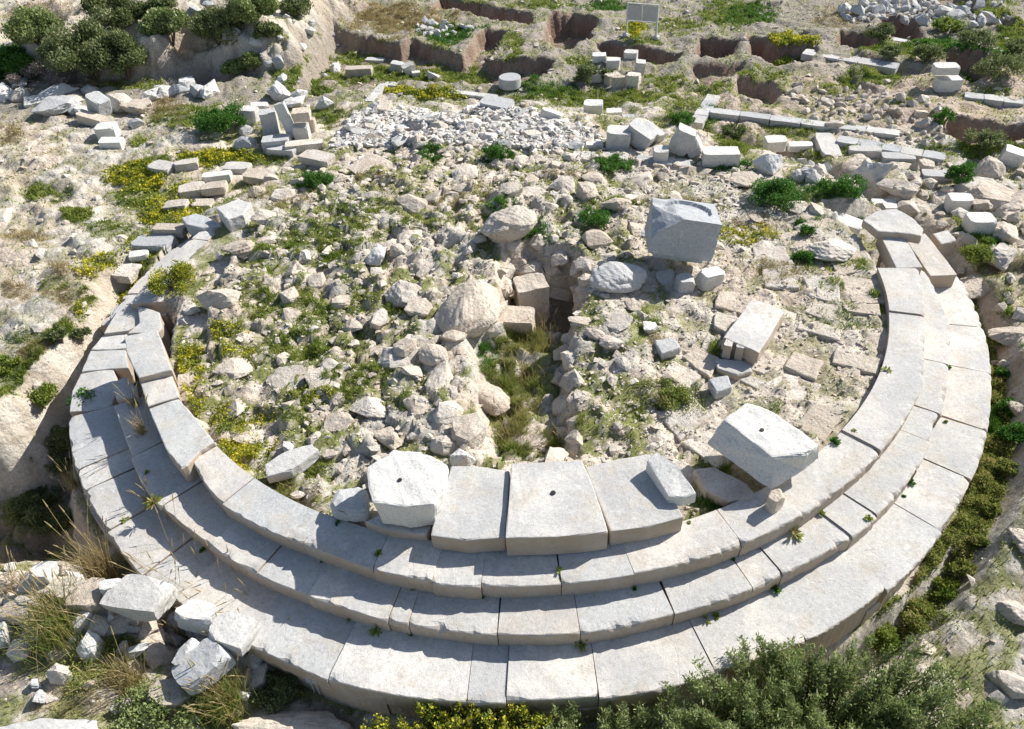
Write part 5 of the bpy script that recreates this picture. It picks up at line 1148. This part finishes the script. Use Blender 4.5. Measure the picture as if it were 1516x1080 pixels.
for i, (px, py, w, h, n, lf, m, lab) in enumerate([(332,196,80,.85,6000,.08,L_bright,'vivid green leafy bush left of the stacked blocks'),(1150,300,90,.5,5500,.06,L_bright,'wide bright green bush behind the right rubble'),(1240,300,80,.35,3500,.06,L_bright,'low green bush right of the wide bright one'),(1418,275,48,.7,3600,.06,L_bright,'round bright green bush by the mauve boulder'),(870,122,44,.6,2600,.07,L_dark,'dark green bush left of the white blocks under the board'),(898,120,24,.4,1200,.07,L_dark,'small dark bush right of the other by the white flat block'),(1085,206,46,.45,2200,.07,L_dark,'green bush below the left end of the long curb'),(1010,188,40,.4,1800,.06,L_bright,'fresh green tuft by the corner of the curb'),
   (1190,352,24,.35,1200,.05,L_bright,'small fresh green plant on the right rubble'),(1188,392,34,.3,1400,.05,L_bright,'small round green plant below the fresh one'),(1305,60,50,.5,2400,.08,L_dark,'green bush left of the dark hole'),(1320,88,40,.4,1800,.08,L_dark,'low dark bush on the right below the hole'),(1370,92,50,.5,2200,.08,L_dark,'dark bush right of the low one on the right'),(1440,70,60,.5,2400,.08,L_dark,'dark scrub bush at the upper right'),(1475,112,70,.6,3000,.08,L_dark,'dark scrub bush lower right of the other'),(1505,85,50,.6,2400,.08,L_dark,'dark scrub bush at the right edge'),(1400,45,60,.4,2000,.08,L_green,'pale green scrub bush below the heap'),(1470,30,50,.4,2000,.08,L_green,'pale green scrub at the upper right corner'),
   (1395,182,30,.4,1400,.06,L_bright,'green plant at the end of the orange trench'),(1450,215,80,.35,2600,.07,L_dark,'low dark scrub below the orange trench'),(1180,76,60,.35,2600,.08,L_green,'yellow-green bush in the right pit'),(735,232,44,.28,1800,.05,L_bright,'small grass tuft in the middle behind the rubble'),(470,275,52,.35,2400,.05,L_bright,'green leafy plant at the upper left of the rubble'),(905,250,66,.25,2200,.05,L_bright,'low spreading green plant behind the pedestal'),(1450,385,60,.3,2000,.05,L_green,'grassy green clump right of the steps end'),(228,468,110,.5,8000,.05,L_yel,'yellow-flowered bush just inside the left curb'),(258,425,80,.45,5000,.05,L_yel,'yellow-flowered bush above the other inside the left curb'),
   (135,605,60,.35,2000,.05,L_bright,'green plant growing over the broken left step'),(150,500,1,.1,10,.05,L_dark,''),(880,332,50,.25,1800,.05,L_bright,'green plant on the back rim of the pit'),(995,600,60,.3,2400,.05,L_mixed,'brownish green plant on the right gravel'),(1500,650,50,.45,3600,.05,L_bright,'green bush filling the right ditch'),(1480,560,26,.35,1800,.05,L_bright,'narrow green plant in the right ditch'),(1465,760,26,.35,1800,.05,L_mixed,'rusty green plant in the lower right ditch'),(1425,850,40,.35,2200,.05,L_mixed,'brown-green plant in the ditch near the lower right'),(1360,925,90,.45,5000,.05,L_mixed,'rusty weeds above the olive bush'),(1478,510,22,.3,1600,.05,L_green,'narrow grassy plant at the upper end of the right ditch'),(1490,610,34,.4,2600,.05,L_bright,'green plant above the bush that fills the right ditch'),(1488,700,36,.4,2600,.05,L_mixed,'reddish green plant below the bush in the right ditch'),(1445,810,34,.4,2400,.05,L_mixed,'brownish plant between the rusty ones in the right ditch'),(1400,880,50,.4,3000,.05,L_green,'yellowish green plant near the lower right ditch end'),(1300,950,60,.4,3000,.05,L_green,'green plant under the lip of the lowest step at lower right'),(130,930,50,.3,1500,.06,L_dark,''),(110,540,30,.5,1500,.06,L_dark,'dark weeds in the shaded gap by the left steps'),(80,640,60,.5,2600,.06,L_dark,'dark weeds on the slope of the left trench'),(90,780,60,.4,2400,.06,L_dark,'dark weeds at the bottom of the left trench'),(60,590,60,.3,3000,.06,L_green,'grassy clump high on the left trench slope'),(118,500,34,.3,2000,.05,L_dark,'dark weeds beside the grey blocks of the left rim'),(20,690,70,.35,3000,.06,L_dark,'dark weeds at the left edge in the trench'),(96,700,40,.45,2600,.06,L_dark,'dark weeds against the wall of the left steps'),(10,545,50,.2,1800,.06,L_green,'low grass on the bare rock at the left edge'),(45,765,70,.4,3000,.06,L_dark,'deep shaded weeds at the left end of the trench'),(1180,100,1,.1,10,.05,L_dark,'')]):
    if w < 5 or not lab: continue
    if 'ditch' in lab or 'rusty' in lab: h *= .6
    bush(px, py, w, h, n, lf, m, lab, seed=100 + i * 7)
# weeds in the joints of the steps
r_ = random.Random(8); JP = [(186,770,-.31),(218,700,0),(478,830,0),(612,870,0),(520,915,-.31),(610,935,-.31),(715,884,0),(828,845,.31),(1148,873,-.31),(1060,914,-.31),(1046,918,-.31),(1085,828,0),(1216,760,0),(1176,790,0),(1404,545,-.31),(1400,625,-.31),(1408,408,-.31),(1347,715,-.31),(560,820,.31),(1264,640,.31),(940,872,0),(745,680,.31),(228,745,0),(300,815,-.31),(560,930,-.31),(860,952,-.31),(1338,735,-.31),(1286,768,0),(1312,550,.31),(1235,655,.31),(892,790,.4),(1020,775,.31),(500,775,.31)]
for i, (x, y, z) in enumerate(JP):
    p = P(x, y, z); n = r_.randint(24, 120); rg2 = np.random.default_rng(i); s = r_.choice([.02, .03, .035, .05, .08]); ja = math.atan2(p[1], p[0])
    d_ = rg2.normal(size=(n, 3)); q_ = d_[:, 0] * r_.uniform(1.2, 2.6); e_ = d_[:, 1] * .6; d_[:, 0] = q_ * math.cos(ja) - e_ * math.sin(ja); d_[:, 1] = q_ * math.sin(ja) + e_ * math.cos(ja); d_[:, 2] = np.abs(d_[:, 2]) * .8 + .15; d_ /= np.linalg.norm(d_, axis=1)[:, None]; L2 = (s * rg2.uniform(.6, 2.2, n))[:, None]; sd2 = np.cross(d_, [0, 0, 1.]); sd2 /= np.linalg.norm(sd2, axis=1)[:, None] + 1e-6
    Vw = np.concatenate([np.zeros((1, 3)), d_ * L2 * .75 + sd2 * .013, d_ * L2, d_ * L2 * .75 - sd2 * .013]); ar = np.arange(n); Fw = np.stack([np.zeros(n, int), 1 + ar, 1 + n + ar, 1 + 2 * n + ar], 1)
    o = link('joint_weed', np_mesh('joint_weed', Vw, Fw, {'tint': ('FLOAT', np.clip(rg2.normal(.5, .25, len(Vw)), 0, 1))}), [L_green, L_mixed, L_bright][i % 3]); o.location = p
    st_ = 'top' if z > .2 else ('middle' if z > -.1 else 'lowest'); rk = sorted(q[0] for q in JP if (q[2] > .2, q[2] > -.1) == (z > .2, z > -.1)).index(x)
    wd = ['first', 'second', 'third', 'fourth', 'fifth', 'sixth', 'seventh', 'eighth', 'ninth', 'tenth', 'eleventh', 'twelfth', 'thirteenth', 'fourteenth', 'fifteenth', 'sixteenth'][rk]
    tag(o, '%s small weed from the left in the joints of the %s step' % (wd, st_), 'weed', 'weeds in the joints of the steps')
# dry grass tufts on the left front
def tuft(px, py, h, n, spread, lab, heads=True, z=None, seed=0, mat=None):
    g = ground_at(px, py) if z is None else P(px, py, z); root = empty('dry_grass_tuft', g); r = np.random.default_rng(seed + int(px + py))
    x, y = r.normal(0, spread, n), r.normal(0, spread, n)
    blades('blade', None, x, y, np.zeros(n) - .02, h * r.uniform(.35, 1., n), np.full(n, .010), mat or L_dry, seed, .75, parent=root, kind='stuff', curved=True)
    if heads:
        m = max(6, n // 22); a = r.uniform(0, 6.28, m); H = h * r.uniform(.9, 1.35, m); L_ = H * r.uniform(.15, .5, m); bm = bmesh.new()
        for i in range(m):
            b0 = Vector((r.normal(0, spread), r.normal(0, spread), 0)); tp = b0 + Vector((math.cos(a[i]) * L_[i], math.sin(a[i]) * L_[i], H[i])); md = b0.lerp(tp, .55) + Vector((0, 0, H[i] * .07))
            tube(bm, [b0, md, tp], .004, .003, 4); dr = (tp - md).normalized(); tube(bm, [tp - dr * .01, tp + dr * .06, tp + dr * .14 - Vector((0, 0, .02))], .011, .003, 5)
        me = bpy.data.meshes.new('seed_stalk'); bm.to_mesh(me); bm.free(); o = link('seed_stalk', me, L_dry, root); o['kind'] = 'stuff'
        me.attributes.new('tint', 'FLOAT', 'POINT').data.foreach_set('value', np.full(len(me.vertices), .75, np.float32))
    return tag(root, lab, 'grass tuft')
for i, (px, py, h, n, s, lab, z) in enumerate([(158,858,1.0,420,.12,'tall dry grass tuft at the left foot of the lowest step',None),(290,892,1.15,420,.14,'tall seeding grass tuft in front of the lowest step',None),(345,918,1.05,360,.13,'dry grass tuft right of the tallest seeding one',None),(390,945,.9,420,.18,'broad yellowing grass tuft by the white knobbly block',None),(425,965,.7,340,.16,'grass tuft nearest the lowest step at its lower left',None),(95,930,.65,1300,.20,'bushy olive-brown grass clump in front of the wall',None),(335,1045,.6,900,.12,'dense yellow-green tuft right of the tilted slab',None),(270,945,.4,160,.08,'dark dry tuft leaning on the wall blocks',None),(210,640,.45,70,.05,'thin dry tuft on the middle left step',.0),(200,600,.35,60,.05,'thin dry tuft at the upper left step',.0),(222,745,.3,40,.04,'tiny dry tuft on the lower left step',-.31),(25,870,.4,200,.08,'green-grey grass tuft at the left edge',None),(190,1010,.55,240,.12,'dry stalks in the lower left weeds',None),(775,560,.28,300,.2,'dense dry grass in the middle of the pit',None),(760,655,.3,300,.2,'dry grass at the lower end of the pit',None),(825,650,.3,160,.12,'dry grass against the pit\'s right wall',None),(800,500,.28,180,.18,'brown grass under the pit\'s deep end',None),(860,440,.35,160,.12,'wiry dry weeds hanging over the deep pit',None),(720,690,.2,1,.1,'',None),(380,292,.25,200,.2,'low straw tuft among the upper left stones',None),(110,720,.5,90,.06,'bent dry stalks sticking out of the trench by the steps',None)]):
    if lab: tuft(px, py, h, n, s, lab, z=z, seed=i * 11, mat=L_mixed if 'olive-brown' in lab or 'yellow-green' in lab else None)

# big olive-green shrub and spurge at the bottom of the view
def big_shrub(name, label, pts, n, leaf, mat, seed, mat2=None, asp=.3, spray=.30):
    """pts: photo pixel + height of many upright sprays"""
    root = empty(name); r = np.random.default_rng(seed); Cs = []; T = []; bm = bmesh.new(); base0 = None; D_ = []
    W3 = [P(x, y, z) for x, y, z in pts]; cen = np.mean(W3, 0); gz = float(hz(cen[0], cen[1])); root.location = (cen[0], cen[1], gz)
    per = n // len(pts)
    for i, w in enumerate(W3):
        w = w - np.array(root.location); foot = np.array([w[0] * .45, w[1] * .45, max(-.1, w[2] * .05)])
        tube(bm, [foot, (foot + w) / 2 + r.normal(0, .04, 3), w], .016, .004, 5)
        dirv = (w - foot) / np.linalg.norm(w - foot)
        t = r.random(per) ** .7; sp = spray * (1 - t * .72)[:, None] * r.normal(0, .55, (per, 3))
        Cs.append(foot + (w - foot) * (.25 + .8 * t)[:, None] + sp); T.append(np.clip(r.normal(.45 + .12 * r.normal(), .22, per) + (t - .5) * .3, 0, 1))
    C = np.concatenate(Cs); T = np.concatenate(T); leaves('foliage', C, leaf, mat, seed, asp, root, tint=T, up=1.0)
    if mat2:
        k = r.random(len(C)) < .4; hi = T[k] > .35; leaves('flowers', C[k][hi] + np.array([0, 0, .02]), leaf * .7, mat2, seed + 4, 1., root, tint=np.clip(r.normal(.8, .15, hi.sum()), 0, 1))
    me = bpy.data.meshes.new('branch'); bm.to_mesh(me); bm.free(); link('branch', me, M_bark, root)
    return tag(root, label, 'bush')
r_ = random.Random(21)
def sprays(n, fx, z0, z1):
    out = []
    for i in range(n):
        x, y = fx(r_); out.append((x, y, r_.uniform(z0, z1)))
    return out
def olive_fx(r):
    while True:
        x = r.uniform(985, 1500); y = r.uniform(935, 1180)
        top = np.interp(x, [985, 1010, 1060, 1100, 1180, 1230, 1290, 1340, 1400, 1440, 1500], [1010, 992, 960, 942, 948, 955, 940, 945, 975, 1000, 1060])
        if y > top + r.uniform(0, 12): return x, y
big_shrub('olive_shrub', 'large grey-green bush with narrow leaves at the bottom right', sprays(330, olive_fx, -.15, .15), 120000, .062, L_olive, 31, spray=.17)
def low_fx(r):
    while True:
        x = r.uniform(800, 1010); y = r.uniform(1035, 1160); 
        if y > np.interp(x, [800, 850, 900, 960, 1010], [1062, 1044, 1040, 1046, 1010]): return x, y
big_shrub('grey_green_shrub', 'lower grey-green bush between the spurge and the large bush', sprays(90, low_fx, -.5, -.35), 30000, .055, L_olive, 32, spray=.16)
def sp_fx(r):
    while True:
        x = r.uniform(595, 815); y = r.uniform(1036, 1150)
        if y > np.interp(x, [595, 620, 650, 700, 760, 800, 815], [1064, 1046, 1046, 1034, 1040, 1052, 1064]): return x, y
big_shrub('spurge_bush', 'yellow-flowering spurge bush at the bottom centre', sprays(110, sp_fx, -.55, -.35), 30000, .045, L_green, 33, mat2=L_yel, asp=.5, spray=.14)
def sp2(r): return r.uniform(530, 625), r.uniform(1066, 1130)
big_shrub('spurge_bush', 'smaller yellow spurge bush left of the larger one', sprays(22, sp2, -.6, -.45), 3600, .045, L_green, 34, mat2=L_yel, asp=.5, spray=.14)
bush(235, 1072, 150, .4, 5200, .05, L_olive, 'silvery low plant below the cream corner block', seed=77)
bush(410, 1030, 80, .4, 3600, .05, L_dark, 'green weeds right of the wall end', seed=78)
for i, (x, y) in enumerate([(457,1007),(465,1009),(472,1004)]):
    p = P(x, y, -.55); bm = bmesh.new()
    for k in range(12):
        a = k * math.pi / 6; bmesh.ops.create_circle(bm, cap_ends=True, segments=6, radius=.014, matrix=Matrix.Translation((math.cos(a) * .024, math.sin(a) * .024, 0)) @ Matrix.Rotation(a, 4, 'Z') @ Matrix.Diagonal((1, .5, 1, 1)))
    tube(bm, [(0, 0, -.35), (.01, 0, -.15), (0, 0, -.003)], .003, .003, 4)
    me = bpy.data.meshes.new('daisy'); bm.to_mesh(me); bm.free(); o = link('daisy', me, None); me.materials.append(M_daisy) if 'M_daisy' in globals() else None
    o.location = p; tag(o, ['left', 'middle', 'right'][i] + ' one of three white daisies at the foot of the lowest step', 'flower', 'daisies by the lowest step')
    if i == 0:
        M_daisy, _t, _b = mat_new('daisy_white'); _t.links.new(ramp(_t, noise_n(_t, None, 40), [(0, (.75, .75, .7)), (1, (.82, .82, .8))]), _b.inputs['Base Color']); me.materials.append(M_daisy)

# ------------------------------------------------------------------ the notice board
def board():
    a = ground_at(927, 55); b = ground_at(971, 58); c = (a + b) / 2; d = b - a; root = empty('notice_board', c, math.atan2(d[1], d[0])); L = float(np.hypot(d[0], d[1])); H = 1.12
    mm, t, bb = mat_new('board_grey'); v = world_vec(t); t.links.new(ramp(t, noise_n(t, v, 6, 5), [(.3, (.40, .40, .40)), (.7, (.50, .50, .49))]), bb.inputs['Base Color']); bb.inputs['Roughness'].default_value = .5
    m2, t, bb = mat_new('post_white'); v = world_vec(t); t.links.new(ramp(t, noise_n(t, v, 12, 5), [(.3, (.55, .56, .56)), (.7, (.68, .68, .67))]), bb.inputs['Base Color'])
    def bx(nm, sx, sy, sz, loc, m, rot=0):
        bm = bmesh.new(); bmesh.ops.create_cube(bm, size=1); bmesh.ops.scale(bm, vec=(sx, sy, sz), verts=bm.verts[:]); bmesh.ops.bevel(bm, geom=bm.edges[:], offset=.005, segments=1, affect='EDGES')
        me = bpy.data.meshes.new(nm); bm.to_mesh(me); bm.free(); o = link(nm, me, m, root); o.location = loc; o.rotation_euler = (rot, 0, 0); return o
    for s in (-1, 1): bx('post', .05, .05, H, (s * L / 2, 0, H / 2), m2); 
    for s in (-1, 1):
        o = link('footing', rock_var(M_marb, 2, 3 + s), None, root); o.scale = (.15, .13, .12); o.location = (s * L / 2, 0, .05)
    for s in (-1, 1): bx('panel', L / 2 - .035, .03, .5, (s * (L / 4 - .01), -.03, H - .29), mm)
    bx('rail', L + .05, .05, .035, (0, 0, H + .0), m2); bx('rail', L - .05, .04, .03, (0, 0, H - .57), m2)
    return tag(root, 'grey notice board on two posts standing on the path at the back', 'sign')
board()
